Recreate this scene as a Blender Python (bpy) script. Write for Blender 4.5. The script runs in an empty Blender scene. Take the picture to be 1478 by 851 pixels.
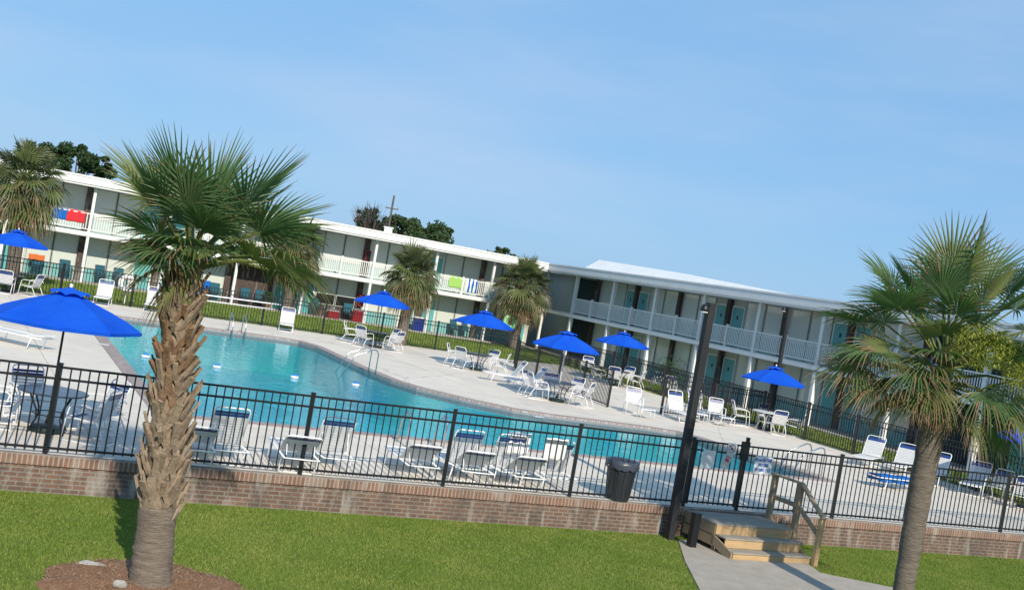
import bpy, bmesh, math, random
from mathutils import Vector, Matrix
from mathutils.geometry import tessellate_polygon
random.seed(7)
R = math.radians
sc = bpy.context.scene
col = sc.collection

# ------------------------------------------------------------------ camera
W, HT = 1478.0, 851.0
F0 = 1650.5
PIT, ROL, CH = R(0.5935), R(10.0), 4.0124
cp, sp = math.cos(PIT), math.sin(PIT)
FW = Vector((0, cp, -sp)); U0 = Vector((0, sp, cp)); R0 = Vector((1, 0, 0))
c_, s_ = math.cos(ROL), math.sin(ROL)
RR = c_*R0 + s_*U0
UU = -s_*R0 + c_*U0
cam = bpy.data.cameras.new('camera'); co = bpy.data.objects.new('camera', cam); col.objects.link(co)
co.matrix_world = Matrix(((RR.x, UU.x, -FW.x, 0), (RR.y, UU.y, -FW.y, 0), (RR.z, UU.z, -FW.z, CH), (0, 0, 0, 1)))
cam.sensor_fit = 'HORIZONTAL'; cam.sensor_width = 36; cam.lens = F0/W*36
cam.clip_start = .1; cam.clip_end = 3000
sc.camera = co

def raydir(px, py):
    return FW + RR*((px-W/2)/F0) - UU*((py-HT/2)/F0)
def G(px, py, z=0.0):                       # surveyed point on level z
    d = raydir(px, py); t = (z-CH)/d.z
    return Vector((d.x*t, d.y*t, z))
def AY(px, py, Y):                          # surveyed point at depth Y
    d = raydir(px, py); t = Y/d.y
    return Vector((d.x*t, Y, CH+d.z*t))

# ------------------------------------------------------------------ materials
MATS = {}
def mat(name, c, rough=.6, spec=.3, metal=0, noise=0, nscale=8, c2=None, bump=0, bscale=40, coat=0, coord='Object', detail=4, stretch=None):
    if name in MATS: return MATS[name]
    m = bpy.data.materials.new(name); m.use_nodes = True; MATS[name] = m
    nt = m.node_tree; N = nt.nodes; L = nt.links
    b = N['Principled BSDF']
    b.inputs['Base Color'].default_value = (*c, 1); b.inputs['Roughness'].default_value = rough
    b.inputs['Specular IOR Level'].default_value = spec; b.inputs['Metallic'].default_value = metal
    b.inputs['Coat Weight'].default_value = coat
    if noise or bump:
        tc = N.new('ShaderNodeTexCoord'); out = tc.outputs[coord]
        if stretch:
            mp = N.new('ShaderNodeMapping'); mp.inputs['Scale'].default_value = stretch
            L.new(out, mp.inputs[0]); out = mp.outputs[0]
    if noise:
        n = N.new('ShaderNodeTexNoise'); n.inputs['Scale'].default_value = nscale; n.inputs['Detail'].default_value = detail
        n.inputs['Roughness'].default_value = .65
        L.new(out, n.inputs['Vector'])
        mr = N.new('ShaderNodeMapRange'); mr.inputs[1].default_value = .3; mr.inputs[2].default_value = .7
        L.new(n.outputs['Fac'], mr.inputs[0])
        mx = N.new('ShaderNodeMix'); mx.data_type = 'RGBA'
        mx.inputs[6].default_value = (*c, 1)
        mx.inputs[7].default_value = (*(c2 or tuple(x*(1-noise) for x in c)), 1)
        L.new(mr.outputs[0], mx.inputs[0]); L.new(mx.outputs[2], b.inputs['Base Color'])
    if bump:
        n2 = N.new('ShaderNodeTexNoise'); n2.inputs['Scale'].default_value = bscale; n2.inputs['Detail'].default_value = 3
        L.new(out, n2.inputs['Vector'])
        bp = N.new('ShaderNodeBump'); bp.inputs['Strength'].default_value = bump; bp.inputs['Distance'].default_value = .02
        L.new(n2.outputs['Fac'], bp.inputs['Height']); L.new(bp.outputs[0], b.inputs['Normal'])
    return m

def foliage(name, c, c2, trans=.25, rough=.45, nscale=3):
    m = mat(name, c, rough, .35, noise=.5, nscale=nscale, c2=c2)
    nt = m.node_tree; N = nt.nodes; L = nt.links
    b = N['Principled BSDF']; o = N['Material Output']
    t = N.new('ShaderNodeBsdfTranslucent'); t.inputs[0].default_value = (c[0]*1.4, c[1]*1.6, c[2]*.8, 1)
    mx = N.new('ShaderNodeMixShader'); mx.inputs[0].default_value = trans
    L.new(b.outputs[0], mx.inputs[1]); L.new(t.outputs[0], mx.inputs[2]); L.new(mx.outputs[0], o.inputs[0])
    return m

M_white = mat('white paint', (.78, .78, .76), .5, .4, noise=.10, nscale=1.2)
M_whitemetal = mat('white powder coat', (.82, .83, .83), .35, .5)
M_strap = mat('white vinyl strap', (.80, .80, .79), .5, .4, noise=.08, nscale=9)
_n = M_strap.node_tree; _t = _n.nodes.new('ShaderNodeBsdfTranslucent'); _t.inputs[0].default_value = (.85, .85, .85, 1); _m = _n.nodes.new('ShaderNodeMixShader'); _m.inputs[0].default_value = .35
_n.links.new(_n.nodes['Principled BSDF'].outputs[0], _m.inputs[1]); _n.links.new(_t.outputs[0], _m.inputs[2]); _n.links.new(_m.outputs[0], _n.nodes['Material Output'].inputs[0])
M_blueband = mat('navy vinyl strap', (.02, .055, .22), .4, .5, noise=.2, nscale=10)
M_canopy = mat('royal blue canvas', (.004, .085, .60), .85, .15, noise=.3, nscale=1.4, c2=(.012, .12, .66), bump=.5, bscale=5)
_n = M_canopy.node_tree; _t = _n.nodes.new('ShaderNodeBsdfTranslucent'); _t.inputs[0].default_value = (.01, .16, .8, 1); _m = _n.nodes.new('ShaderNodeMixShader'); _m.inputs[0].default_value = .22
_n.links.new(_n.nodes['Principled BSDF'].outputs[0], _m.inputs[1]); _n.links.new(_t.outputs[0], _m.inputs[2]); _n.links.new(_m.outputs[0], _n.nodes['Material Output'].inputs[0])
M_blackmetal = mat('black powder coat', (.008, .009, .012), .4, .5)
M_darkpole = mat('dark painted pole', (.012, .014, .017), .6, .35, noise=.4, nscale=5, c2=(.03, .03, .032), bump=.3, bscale=30, stretch=(1, 1, .15))
M_steel = mat('stainless steel', (.55, .55, .55), .22, .5, metal=1)
M_teal = mat('teal door paint', (.12, .40, .39), .45, .4, noise=.12, nscale=1.5)
M_stairshade = mat('dark teal stairwell shade', (.008, .03, .035), .6, .3, noise=.3, nscale=2)  # dark colour stands in for the shade inside the open stairwells
M_stucco = mat('pale green wall', (.50, .53, .48), .8, .2, noise=.1, nscale=1)
M_frame = mat('bronze window frame', (.03, .028, .025), .5, .3)
M_trim = mat('pale window trim', (.36, .39, .36), .5, .3)
M_panel0 = mat('pale teal panel', (.17, .40, .39), .5, .3)
M_panel1 = mat('pale upper panel', (.36, .48, .45), .5, .3)
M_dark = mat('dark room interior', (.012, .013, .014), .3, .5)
M_table = mat('smoked tabletop', (.045, .06, .085), .22, .5, noise=.2, nscale=4)
M_basedark = mat('dark green umbrella base', (.012, .022, .02), .5, .4)
M_bin = mat('black plastic bin', (.022, .026, .032), .38, .5, noise=.2, nscale=6)
M_liner = mat('grey bin liner', (.05, .06, .085), .3, .5, bump=.6, bscale=18)
M_wood = mat('weathered grey decking', (.36, .32, .26), .85, .15, noise=.4, nscale=4, c2=(.25, .22, .18), bump=.4, bscale=14, stretch=(.6, 7, 1))
M_woodnew = mat('fresh yellow pine', (.52, .36, .19), .75, .2, noise=.3, nscale=3, c2=(.40, .27, .14), bump=.3, bscale=14, stretch=(.8, 1, 7))
M_woodpost = mat('weathered pine post', (.36, .27, .17), .8, .2, noise=.35, nscale=5, c2=(.24, .19, .13), bump=.3, bscale=16, stretch=(5, 5, .7))
M_towelred = mat('red towel cloth', (.62, .04, .05), .95, .05, bump=.4, bscale=25)
M_towelblue = mat('blue towel cloth', (.015, .13, .45), .95, .05, bump=.4, bscale=25)
M_towelgreen = mat('lime towel cloth', (.33, .55, .14), .95, .05, bump=.4, bscale=25)
M_towelwhite = mat('white towel cloth', (.84, .82, .78), .95, .05, bump=.35, bscale=18)
M_orange = mat('orange towel cloth', (.60, .16, .05), .95, .05, bump=.4, bscale=25)
M_navy = mat('navy plastic', (.01, .03, .2), .4, .4)
M_redp = mat('red enamel', (.22, .012, .016), .4, .4)
M_ring = mat('life ring white', (.82, .82, .80), .4, .4)
M_float = mat('blue float', (.02, .18, .55), .3, .5)
M_lime = mat('lime vinyl', (.35, .75, .35), .3, .5)
M_slate = mat('dark chair frame', (.02, .022, .025), .5, .4)
M_tealcloth = mat('teal sling cloth', (.03, .11, .15), .9, .1)
M_sign = mat('white sign board', (.72, .75, .76), .45, .4, noise=.08, nscale=6)
M_paper = mat('faded paper notice', (.60, .58, .55), .7, .2, noise=.15, nscale=12)
M_signblue = mat('blue sign lettering', (.02, .10, .42), .5, .3)
M_signred = mat('red sign print', (.45, .05, .05), .5, .3)
M_signblack = mat('black sign print', (.02, .02, .03), .5, .3)
M_trunk = mat('palm trunk bark', (.26, .21, .165), .95, .1, noise=.55, nscale=6, c2=(.13, .105, .085), bump=1.0, bscale=16, stretch=(1, 1, 7))
M_trunkr = mat('grey palm trunk bark', (.22, .185, .15), .95, .1, noise=.6, nscale=5, c2=(.10, .085, .07), bump=1.0, bscale=14, stretch=(1, 1, 6))
M_boot = mat('palm frond stub', (.34, .265, .19), .9, .1, noise=.6, nscale=7, c2=(.17, .125, .09), bump=.7, bscale=24)
M_boot2 = mat('rusty frond stub', (.28, .18, .11), .9, .1, noise=.6, nscale=7, c2=(.15, .09, .055), bump=.7, bscale=24)
M_leaf = foliage('palm leaf green', (.085, .15, .062), (.13, .20, .08), .38)
M_leaf2 = foliage('palm leaf olive', (.15, .195, .07), (.20, .225, .09), .36)
M_leafdry = foliage('palm leaf dry tip', (.27, .19, .10), (.17, .115, .065), .15)
M_leafm = foliage('weathered palm leaf', (.075, .105, .045), (.12, .13, .06), .25)
M_pet = mat('palm leaf stalk', (.16, .19, .06), .5, .3, noise=.4, nscale=8)
M_flower = foliage('palm blossom', (.34, .36, .06), (.24, .28, .05), .2)
M_tree = foliage('broad leaf dark', (.022, .05, .018), (.045, .085, .025), .2, .5, .8)
M_tree2 = foliage('broad leaf mid', (.035, .068, .022), (.065, .105, .035), .2, .5, .8)
M_bark = mat('tree bark', (.13, .11, .095), .95, .1, noise=.4, nscale=3)
M_mulch = mat('pine straw mulch', (.20, .10, .055), .95, .05, noise=.7, nscale=30, c2=(.34, .2, .12), bump=1, bscale=60)
M_rock = mat('pale border stone', (.42, .40, .36), .9, .1, noise=.3, nscale=10)
M_concrete_tile = mat('white depth tile', (.75, .76, .76), .3, .5)

def brickmat(name, c1, c2, mortar, bw, rh, vec='xz', stain=(.07, .065, .06), stainamt=.75, offset=.5, msize=.012):
    m = bpy.data.materials.new(name); m.use_nodes = True; MATS[name] = m
    nt = m.node_tree; N = nt.nodes; L = nt.links; b = N['Principled BSDF']
    tc = N.new('ShaderNodeTexCoord'); sx = N.new('ShaderNodeSeparateXYZ'); cx = N.new('ShaderNodeCombineXYZ')
    L.new(tc.outputs['Object'], sx.inputs[0]); L.new(sx.outputs['X'], cx.inputs['X'])
    L.new(sx.outputs['Z' if vec == 'xz' else 'Y'], cx.inputs['Y'])
    br = N.new('ShaderNodeTexBrick'); br.offset = offset
    br.inputs['Color1'].default_value = (*c1, 1); br.inputs['Color2'].default_value = (*c2, 1); br.inputs['Mortar'].default_value = (*mortar, 1)
    br.inputs['Scale'].default_value = 1; br.inputs['Brick Width'].default_value = bw; br.inputs['Row Height'].default_value = rh
    br.inputs['Mortar Size'].default_value = msize; br.inputs['Bias'].default_value = -.1
    L.new(cx.outputs[0], br.inputs['Vector'])
    # per brick tint and weather stains with shapes of their own
    n = N.new('ShaderNodeTexNoise'); n.inputs['Scale'].default_value = 1.6; n.inputs['Detail'].default_value = 9; n.inputs['Roughness'].default_value = .8
    mp = N.new('ShaderNodeMapping'); mp.inputs['Scale'].default_value = (1, 1, .45); L.new(tc.outputs['Object'], mp.inputs[0]); L.new(mp.outputs[0], n.inputs['Vector'])
    mr = N.new('ShaderNodeMapRange'); mr.inputs[1].default_value = .46; mr.inputs[2].default_value = .66; mr.inputs[4].default_value = stainamt
    L.new(n.outputs['Fac'], mr.inputs[0])
    mx = N.new('ShaderNodeMix'); mx.data_type = 'RGBA'; mx.inputs[7].default_value = (*stain, 1)
    L.new(br.outputs['Color'], mx.inputs[6]); L.new(mr.outputs[0], mx.inputs[0])
    n3 = N.new('ShaderNodeTexNoise'); n3.inputs['Scale'].default_value = 2.3; n3.inputs['Detail'].default_value = 5
    mp3 = N.new('ShaderNodeMapping'); mp3.inputs['Location'].default_value = (13, 5, 2); mp3.inputs['Scale'].default_value = (2.2, 1, .5)
    L.new(tc.outputs['Object'], mp3.inputs[0]); L.new(mp3.outputs[0], n3.inputs['Vector'])
    mr3 = N.new('ShaderNodeMapRange'); mr3.inputs[1].default_value = .54; mr3.inputs[2].default_value = .72; mr3.inputs[4].default_value = .55
    L.new(n3.outputs['Fac'], mr3.inputs[0])
    mx3 = N.new('ShaderNodeMix'); mx3.data_type = 'RGBA'; mx3.inputs[7].default_value = (.44, .42, .37, 1)
    L.new(mx.outputs[2], mx3.inputs[6]); L.new(mr3.outputs[0], mx3.inputs[0])
    L.new(mx3.outputs[2], b.inputs['Base Color']); b.inputs['Roughness'].default_value = .9; b.inputs['Specular IOR Level'].default_value = .15
    bp = N.new('ShaderNodeBump'); bp.inputs['Strength'].default_value = .5; bp.inputs['Distance'].default_value = .01; bp.invert = True
    L.new(br.outputs['Fac'], bp.inputs['Height']); L.new(bp.outputs[0], b.inputs['Normal'])
    return m
M_brick = brickmat('old red brick', (.19, .11, .078), (.13, .08, .06), (.225, .20, .17), .215, .076)
M_brickcap = brickmat('rowlock brick cap', (.25, .135, .095), (.19, .105, .078), (.33, .28, .23), .078, .215, offset=0, stainamt=.55)
M_brickdark = brickmat('brown brick pier', (.085, .055, .045), (.06, .042, .036), (.12, .10, .09), .215, .076, stainamt=.2)

def deckmat():
    m = mat('pool deck concrete', (.74, .665, .565), .85, .2, noise=.3, nscale=.8, c2=(.64, .57, .48), bump=.15, bscale=60, coord='Object', detail=8)
    nt = m.node_tree; N = nt.nodes; L = nt.links; b = N['Principled BSDF']
    # sawn joints
    tc = N.new('ShaderNodeTexCoord'); mp = N.new('ShaderNodeMapping'); mp.inputs['Rotation'].default_value = (0, 0, -R(26.9))
    L.new(tc.outputs['Object'], mp.inputs[0])
    br = N.new('ShaderNodeTexBrick'); br.offset = 0; br.inputs['Scale'].default_value = 1; br.inputs['Brick Width'].default_value = 3.0; br.inputs['Row Height'].default_value = 3.0
    br.inputs['Mortar Size'].default_value = .012; br.inputs['Color1'].default_value = (1, 1, 1, 1); br.inputs['Color2'].default_value = (.94, .94, .94, 1); br.inputs['Mortar'].default_value = (.6, .6, .6, 1)
    L.new(mp.outputs[0], br.inputs['Vector'])
    src = b.inputs['Base Color'].links[0].from_socket
    mx = N.new('ShaderNodeMix'); mx.data_type = 'RGBA'; mx.blend_type = 'MULTIPLY'; mx.inputs[0].default_value = 1
    L.new(src, mx.inputs[6]); L.new(br.outputs['Color'], mx.inputs[7])
    def lay(src, tex, lo, hi, amt, colr):
        r_ = N.new('ShaderNodeMapRange'); r_.inputs[1].default_value = lo; r_.inputs[2].default_value = hi; r_.inputs[4].default_value = amt; L.new(tex, r_.inputs[0])
        x_ = N.new('ShaderNodeMix'); x_.data_type = 'RGBA'; x_.inputs[7].default_value = (*colr, 1); L.new(src, x_.inputs[6]); L.new(r_.outputs[0], x_.inputs[0]); return x_.outputs[2]
    n1 = N.new('ShaderNodeTexNoise'); n1.inputs['Scale'].default_value = .35; n1.inputs['Detail'].default_value = 10; n1.inputs['Roughness'].default_value = .75; L.new(tc.outputs['Object'], n1.inputs['Vector'])
    o1 = lay(mx.outputs[2], n1.outputs['Fac'], .52, .7, .5, (.42, .385, .34))
    vo = N.new('ShaderNodeTexVoronoi'); vo.feature = 'DISTANCE_TO_EDGE'; vo.inputs['Scale'].default_value = .16; n2 = N.new('ShaderNodeTexNoise'); n2.inputs['Scale'].default_value = 1.2; n2.inputs['Detail'].default_value = 6; L.new(tc.outputs['Object'], n2.inputs['Vector'])
    va = N.new('ShaderNodeMix'); va.data_type = 'VECTOR'; va.inputs[0].default_value = .35; L.new(tc.outputs['Object'], va.inputs[4]); L.new(n2.outputs['Color'], va.inputs[5]); L.new(va.outputs[1], vo.inputs['Vector'])
    o2 = lay(o1, vo.outputs['Distance'], .004, .0, .5, (.25, .23, .2))
    L.new(o2, b.inputs['Base Color'])
    return m
M_deck = deckmat()
M_coping = brickmat('pink brick coping', (.34, .245, .225), (.27, .20, .185), (.40, .37, .345), .11, .11, vec='xy', stainamt=.2)
M_tileband = mat('waterline tile', (.16, .17, .18), .25, .5, noise=.5, nscale=30, c2=(.30, .31, .32))
M_basin = mat('pool plaster', (.035, .60, .64), .7, .2, noise=.2, nscale=.35, c2=(.08, .80, .82))
M_path = mat('path concrete', (.42, .37, .31), .9, .15, noise=.35, nscale=3, c2=(.33, .29, .24), bump=.3, bscale=50, detail=8)
M_ground = mat('lawn soil green', (.09, .13, .022), .95, .05, noise=.5, nscale=.6, c2=(.17, .20, .045), bump=1, bscale=50, detail=10)
M_groundfar = mat('far grass', (.065, .10, .025), .95, .05, noise=.4, nscale=3, c2=(.09, .13, .035), bump=1, bscale=20, detail=10)
M_walk = mat('walkway concrete', (.45, .42, .38), .9, .1, noise=.2, nscale=2)

def watermat():
    m = bpy.data.materials.new('pool water'); m.use_nodes = True
    nt = m.node_tree; N = nt.nodes; L = nt.links
    N.remove(N['Principled BSDF']); o = N['Material Output']
    tc = N.new('ShaderNodeTexCoord')
    mp = N.new('ShaderNodeMapping'); mp.inputs['Scale'].default_value = (1, 1, 1); mp.inputs['Rotation'].default_value = (0, 0, .4)
    L.new(tc.outputs['Object'], mp.inputs[0])
    n = N.new('ShaderNodeTexNoise'); n.inputs['Scale'].default_value = 2.2; n.inputs['Detail'].default_value = 5; n.inputs['Roughness'].default_value = .5; n.inputs['Distortion'].default_value = .6
    L.new(mp.outputs[0], n.inputs['Vector'])
    bp = N.new('ShaderNodeBump'); bp.inputs['Strength'].default_value = .35; bp.inputs['Distance'].default_value = .05
    L.new(n.outputs['Fac'], bp.inputs['Height'])
    gl = N.new('ShaderNodeBsdfGlossy'); gl.inputs['Roughness'].default_value = .03; gl.inputs['Color'].default_value = (.9, .96, 1, 1); L.new(bp.outputs[0], gl.inputs['Normal'])
    tr = N.new('ShaderNodeBsdfTransparent'); tr.inputs[0].default_value = (.85, 1, 1, 1)
    fr = N.new('ShaderNodeFresnel'); fr.inputs['IOR'].default_value = 1.33; L.new(bp.outputs[0], fr.inputs['Normal'])
    mx = N.new('ShaderNodeMixShader'); ml = N.new('ShaderNodeMath'); ml.operation = 'MULTIPLY'; ml.inputs[1].default_value = .72; L.new(fr.outputs[0], ml.inputs[0]); L.new(ml.outputs[0], mx.inputs[0]); L.new(tr.outputs[0], mx.inputs[1]); L.new(gl.outputs[0], mx.inputs[2])
    L.new(mx.outputs[0], o.inputs[0])
    return m
M_water = watermat()

def curtainmat():
    m = mat('curtained window glass', (.50, .53, .49), .35, .5, coat=.8)
    nt = m.node_tree; N = nt.nodes; L = nt.links; b = N['Principled BSDF']
    b.inputs['Coat Roughness'].default_value = .05
    tc = N.new('ShaderNodeTexCoord'); w = N.new('ShaderNodeTexWave'); w.inputs['Scale'].default_value = 2.2; w.inputs['Distortion'].default_value = 2.5; w.inputs['Detail Scale'].default_value = .6
    mp = N.new('ShaderNodeMapping'); mp.inputs['Scale'].default_value = (1, 1, .05)
    L.new(tc.outputs['Object'], mp.inputs[0]); L.new(mp.outputs[0], w.inputs['Vector'])
    mx = N.new('ShaderNodeMix'); mx.data_type = 'RGBA'; mx.inputs[6].default_value = (.58, .62, .56, 1); mx.inputs[7].default_value = (.545, .585, .53, 1)
    L.new(w.outputs['Fac'], mx.inputs[0]); L.new(mx.outputs[2], b.inputs['Base Color'])
    return m
M_curtain = curtainmat()

# ------------------------------------------------------------------ mesh builder
class MB:
    def __init__(s): s.v = []; s.f = []; s.m = []
    def add(s, vs, fs, mi=0):
        o = len(s.v); s.v += [tuple(v) for v in vs]
        for f in fs: s.f.append(tuple(i+o for i in f)); s.m.append(mi)
        return s
    def box(s, x0, x1, y0, y1, z0, z1, mi=0):
        vs = [(x, y, z) for z in (z0, z1) for y in (y0, y1) for x in (x0, x1)]
        return s.add(vs, [(0, 2, 3, 1), (4, 5, 7, 6), (0, 1, 5, 4), (2, 6, 7, 3), (0, 4, 6, 2), (1, 3, 7, 5)], mi)
    def beam(s, a, b, w, h, mi=0, up=(0, 0, 1)):
        a = Vector(a); b = Vector(b); d = (b-a).normalized(); u = Vector(up)
        if abs(d.dot(u)) > .98: u = Vector((0, 1, 0))
        sd = d.cross(u).normalized(); u = sd.cross(d)
        vs = []
        for p in (a, b):
            for i, j in ((-1, -1), (1, -1), (1, 1), (-1, 1)): vs.append(p+sd*i*w/2+u*j*h/2)
        return s.add(vs, [(0, 1, 2, 3), (7, 6, 5, 4), (0, 4, 5, 1), (1, 5, 6, 2), (2, 6, 7, 3), (3, 7, 4, 0)], mi)
    def tube(s, pts, r, n=6, mi=0, closed=False, cap=True):
        pts = [Vector(p) for p in pts]; k = len(pts)
        rs = r if isinstance(r, (list, tuple)) else [r]*k
        vs = []; prev = None
        for i, p in enumerate(pts):
            if closed: d = pts[(i+1) % k]-pts[i-1]
            else: d = pts[min(i+1, k-1)]-pts[max(i-1, 0)]
            d.normalize()
            if prev is None:
                a = Vector((0, 0, 1)) if abs(d.z) < .9 else Vector((1, 0, 0)); u = d.cross(a).normalized()
            else: u = (prev-d*prev.dot(d)).normalized()
            prev = u; w = d.cross(u)
            for j in range(n):
                t = 2*math.pi*j/n; vs.append(p+(u*math.cos(t)+w*math.sin(t))*rs[i])
        fs = []
        for i in range(k if closed else k-1):
            for j in range(n):
                a = i*n+j; b = i*n+(j+1) % n; c = ((i+1) % k)*n+(j+1) % n; d2 = ((i+1) % k)*n+j
                fs.append((a, b, c, d2))
        if cap and not closed: fs += [tuple(range(n))[::-1], tuple((k-1)*n+j for j in range(n))]
        return s.add(vs, fs, mi)
    def lathe(s, prof, n=16, c=(0, 0), mi=0, cap=True):
        vs = []
        for r, z in prof:
            for j in range(n):
                t = 2*math.pi*j/n; vs.append((c[0]+r*math.cos(t), c[1]+r*math.sin(t), z))
        fs = []
        for i in range(len(prof)-1):
            for j in range(n): fs.append((i*n+j, i*n+(j+1) % n, (i+1)*n+(j+1) % n, (i+1)*n+j))
        if cap: fs += [tuple(range(n))[::-1], tuple((len(prof)-1)*n+j for j in range(n))]
        return s.add(vs, fs, mi)
    def prism(s, poly, z0, z1, mi=0):
        n = len(poly); vs = [(p[0], p[1], z0) for p in poly]+[(p[0], p[1], z1) for p in poly]
        fs = [(i, (i+1) % n, n+(i+1) % n, n+i) for i in range(n)]+[tuple(range(n))[::-1], tuple(range(n, 2*n))]
        return s.add(vs, fs, mi)
    def sheet(s, poly, z, holes=(), mi=0):
        loops = [[Vector((p[0], p[1], 0)) for p in poly]]+[[Vector((p[0], p[1], 0)) for p in h] for h in holes]
        vs = [(p.x, p.y, z) for l in loops for p in l]
        tris = tessellate_polygon(loops); fs = []
        for t in tris:
            a, b, c = (Vector(vs[i]) for i in t)
            fs.append(tuple(t) if (b-a).cross(c-a).z > 0 else tuple(t)[::-1])
        return s.add(vs, fs, mi)
    def build(s, name, mats, parent=None, smooth=False, bevel=0):
        me = bpy.data.meshes.new(name); me.from_pydata(s.v, [], s.f)
        if not isinstance(mats, (list, tuple)): mats = [mats]
        for m in mats: me.materials.append(m)
        if len(mats) > 1: me.polygons.foreach_set('material_index', s.m)
        if smooth: me.polygons.foreach_set('use_smooth', [True]*len(me.polygons))
        me.update()
        o = bpy.data.objects.new(name, me); col.objects.link(o)
        if parent: o.parent = parent
        if bevel:
            b = o.modifiers.new('bevel', 'BEVEL'); b.width = bevel; b.segments = 2; b.limit_method = 'ANGLE'
        return o

def tag(o, label=None, cat=None, group=None, kind=None):
    if label: o['label'] = label
    if cat: o['category'] = cat
    if group: o['group'] = group
    if kind: o['kind'] = kind
    return o
def empty(name, loc=(0, 0, 0), rz=0):
    o = bpy.data.objects.new(name, None); col.objects.link(o); o.location = loc; o.rotation_euler.z = rz
    o.empty_display_size = .1
    return o
def copy_tree(o, parent=None):
    c = o.copy(); col.objects.link(c)
    if parent: c.parent = parent
    for ch in list(o.children): copy_tree(ch, c)
    return c

# ------------------------------------------------------------------ layout lines
FO = Vector((-8.162, 17.790, 0)); FA = R(26.946); FU = Vector((math.cos(FA), math.sin(FA), 0)); FN = Vector((-FU.y, FU.x, 0))
FH = 1.46; LZ = -.62
BL_O = Vector((-26.648, 59.577, 0)); BL_A = R(29.192); BL_W = 4.129
BR_O = Vector((3.913, 72.341, 0)); BR_A = R(-64.3466); BR_W = 4.665
def fl(s, n=0, z=0): return FO+FU*s+FN*n+Vector((0, 0, z))

# ------------------------------------------------------------------ setting
pool = [(-16.2, 44.5), (-13.7, 45.9), (-11.3, 47.4), (-9.7, 48.35), (-8.6, 48.6), (-7.7, 47.5), (-6.2, 44.3), (-4.9, 41.6), (-3.6, 39.4), (-2.6, 38.3), (-1.05, 37.5), (.67, 36.9), (2.0, 37.1), (3.7, 37.9), (5.3, 38.6), (6.3, 38.8), (6.9, 38.2), (8.3, 35.6), (9.75, 32.9),
        (5.0, 30.45), (.6, 28.25), (-3.2, 26.3), (-6.75, 24.35), (-9.5, 30.2), (-13.3, 38.3)]
def offset_poly(P, d):
    out = []; n = len(P)
    for i in range(n):
        a = Vector(P[i-1]); b = Vector(P[i]); c = Vector(P[(i+1) % n])
        e1 = (b-a).normalized(); e2 = (c-b).normalized()
        n1 = Vector((-e1.y, e1.x)); n2 = Vector((-e2.y, e2.x)); m = (n1+n2); m = m/max(.3, m.length_squared)*2
        q = b+m*d; out.append((q.x, q.y))
    return out
area = sum(pool[i-1][0]*pool[i][1]-pool[i][0]*pool[i-1][1] for i in range(len(pool)))/2
if area < 0: pool_ccw = pool[::-1]
else: pool_ccw = pool
coping_out = offset_poly(pool_ccw, -.38)

ff = [(-34, 41.5), (-22, 48.2), (-3.4, 57.9), (.7, 58.0)]                # far fence
e1 = [(.7, 58.0), (.75, 52.9), (4.3, 43.4)]                             # enclosure fences
e2 = [(4.3, 43.4), (10.9, 46.7)]
bf = [(3.6, 63.6), (10.9, 46.7), (13.3, 41.9), (18.35, 31.7)]
dl = fl(-14, .0); dr = fl(38, .0)
deck_poly = [(dl.x, dl.y), (18.6, 31.38), (13.45, 42.0), (11.05, 46.9), (3.7, 63.8), (.55, 60.5), (-3.5, 58.1), (-22.1, 48.4), (-34, 42), (-34, 20)]
tag(MB().sheet(deck_poly, 0, [coping_out]).build('pool_deck', M_deck), kind='structure')
cb = MB()
n = len(pool_ccw)
vs = [(p[0], p[1], .018) for p in coping_out]+[(p[0], p[1], .018) for p in pool_ccw]+[(p[0], p[1], -.05) for p in pool_ccw]+[(p[0], p[1], -.02) for p in coping_out]
fs = []
for i in range(n):
    j = (i+1) % n
    fs += [(i, j, n+j, n+i), (n+i, n+j, 2*n+j, 2*n+i), (3*n+i, 3*n+j, j, i)]
cb.add(vs, fs); tag(cb.build('pool_coping', M_coping), kind='structure')
bs = MB()
vs = [(p[0], p[1], -.05) for p in pool_ccw]+[(p[0], p[1], -.24) for p in pool_ccw]+[(p[0], p[1], -1.5) for p in pool_ccw]
bs.add(vs, [(i, (i+1) % n, n+(i+1) % n, n+i) for i in range(n)], 0)
bs.add(vs, [(n+i, n+(i+1) % n, 2*n+(i+1) % n, 2*n+i) for i in range(n)], 1)
bs.sheet(pool_ccw, -1.5, mi=1)
tag(bs.build('pool_basin', [M_tileband, M_basin]), kind='structure')
tag(MB().sheet(offset_poly(pool_ccw, .002), -.115).build('pool_water', M_water), kind='structure')

# ground sheet to the horizon, with deck/pool opening replaced by the deck above
gl = [fl(-60, 0.03), fl(80, 0.03)]
big = [(-900, -300), (900, -300), (900, 1500), (-900, 1500)]
near_poly = [(-900, -300), (900, -300), (gl[1].x, gl[1].y), (gl[0].x, gl[0].y)]
tag(MB().sheet(near_poly, LZ).build('lawn', M_ground), kind='structure')
far_hole = offset_poly(deck_poly, .05)
far_poly = [(gl[0].x, gl[0].y), (gl[1].x, gl[1].y), (900, 1500), (-900, 1500)]
fo = [(gl[0].x, gl[0].y), (dl.x, dl.y), (-33.9, 20), (-33.9, 41.9), (-22.1, 48.2), (-3.5, 57.9), (.6, 60.2), (3.7, 63.5), (10.95, 46.8), (13.35, 41.9), (18.55, 31.4), (gl[1].x, gl[1].y), (900, 1500), (-900, 1500)]
tag(MB().sheet(fo, -.03).build('back_lawn', M_groundfar), kind='structure')

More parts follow.
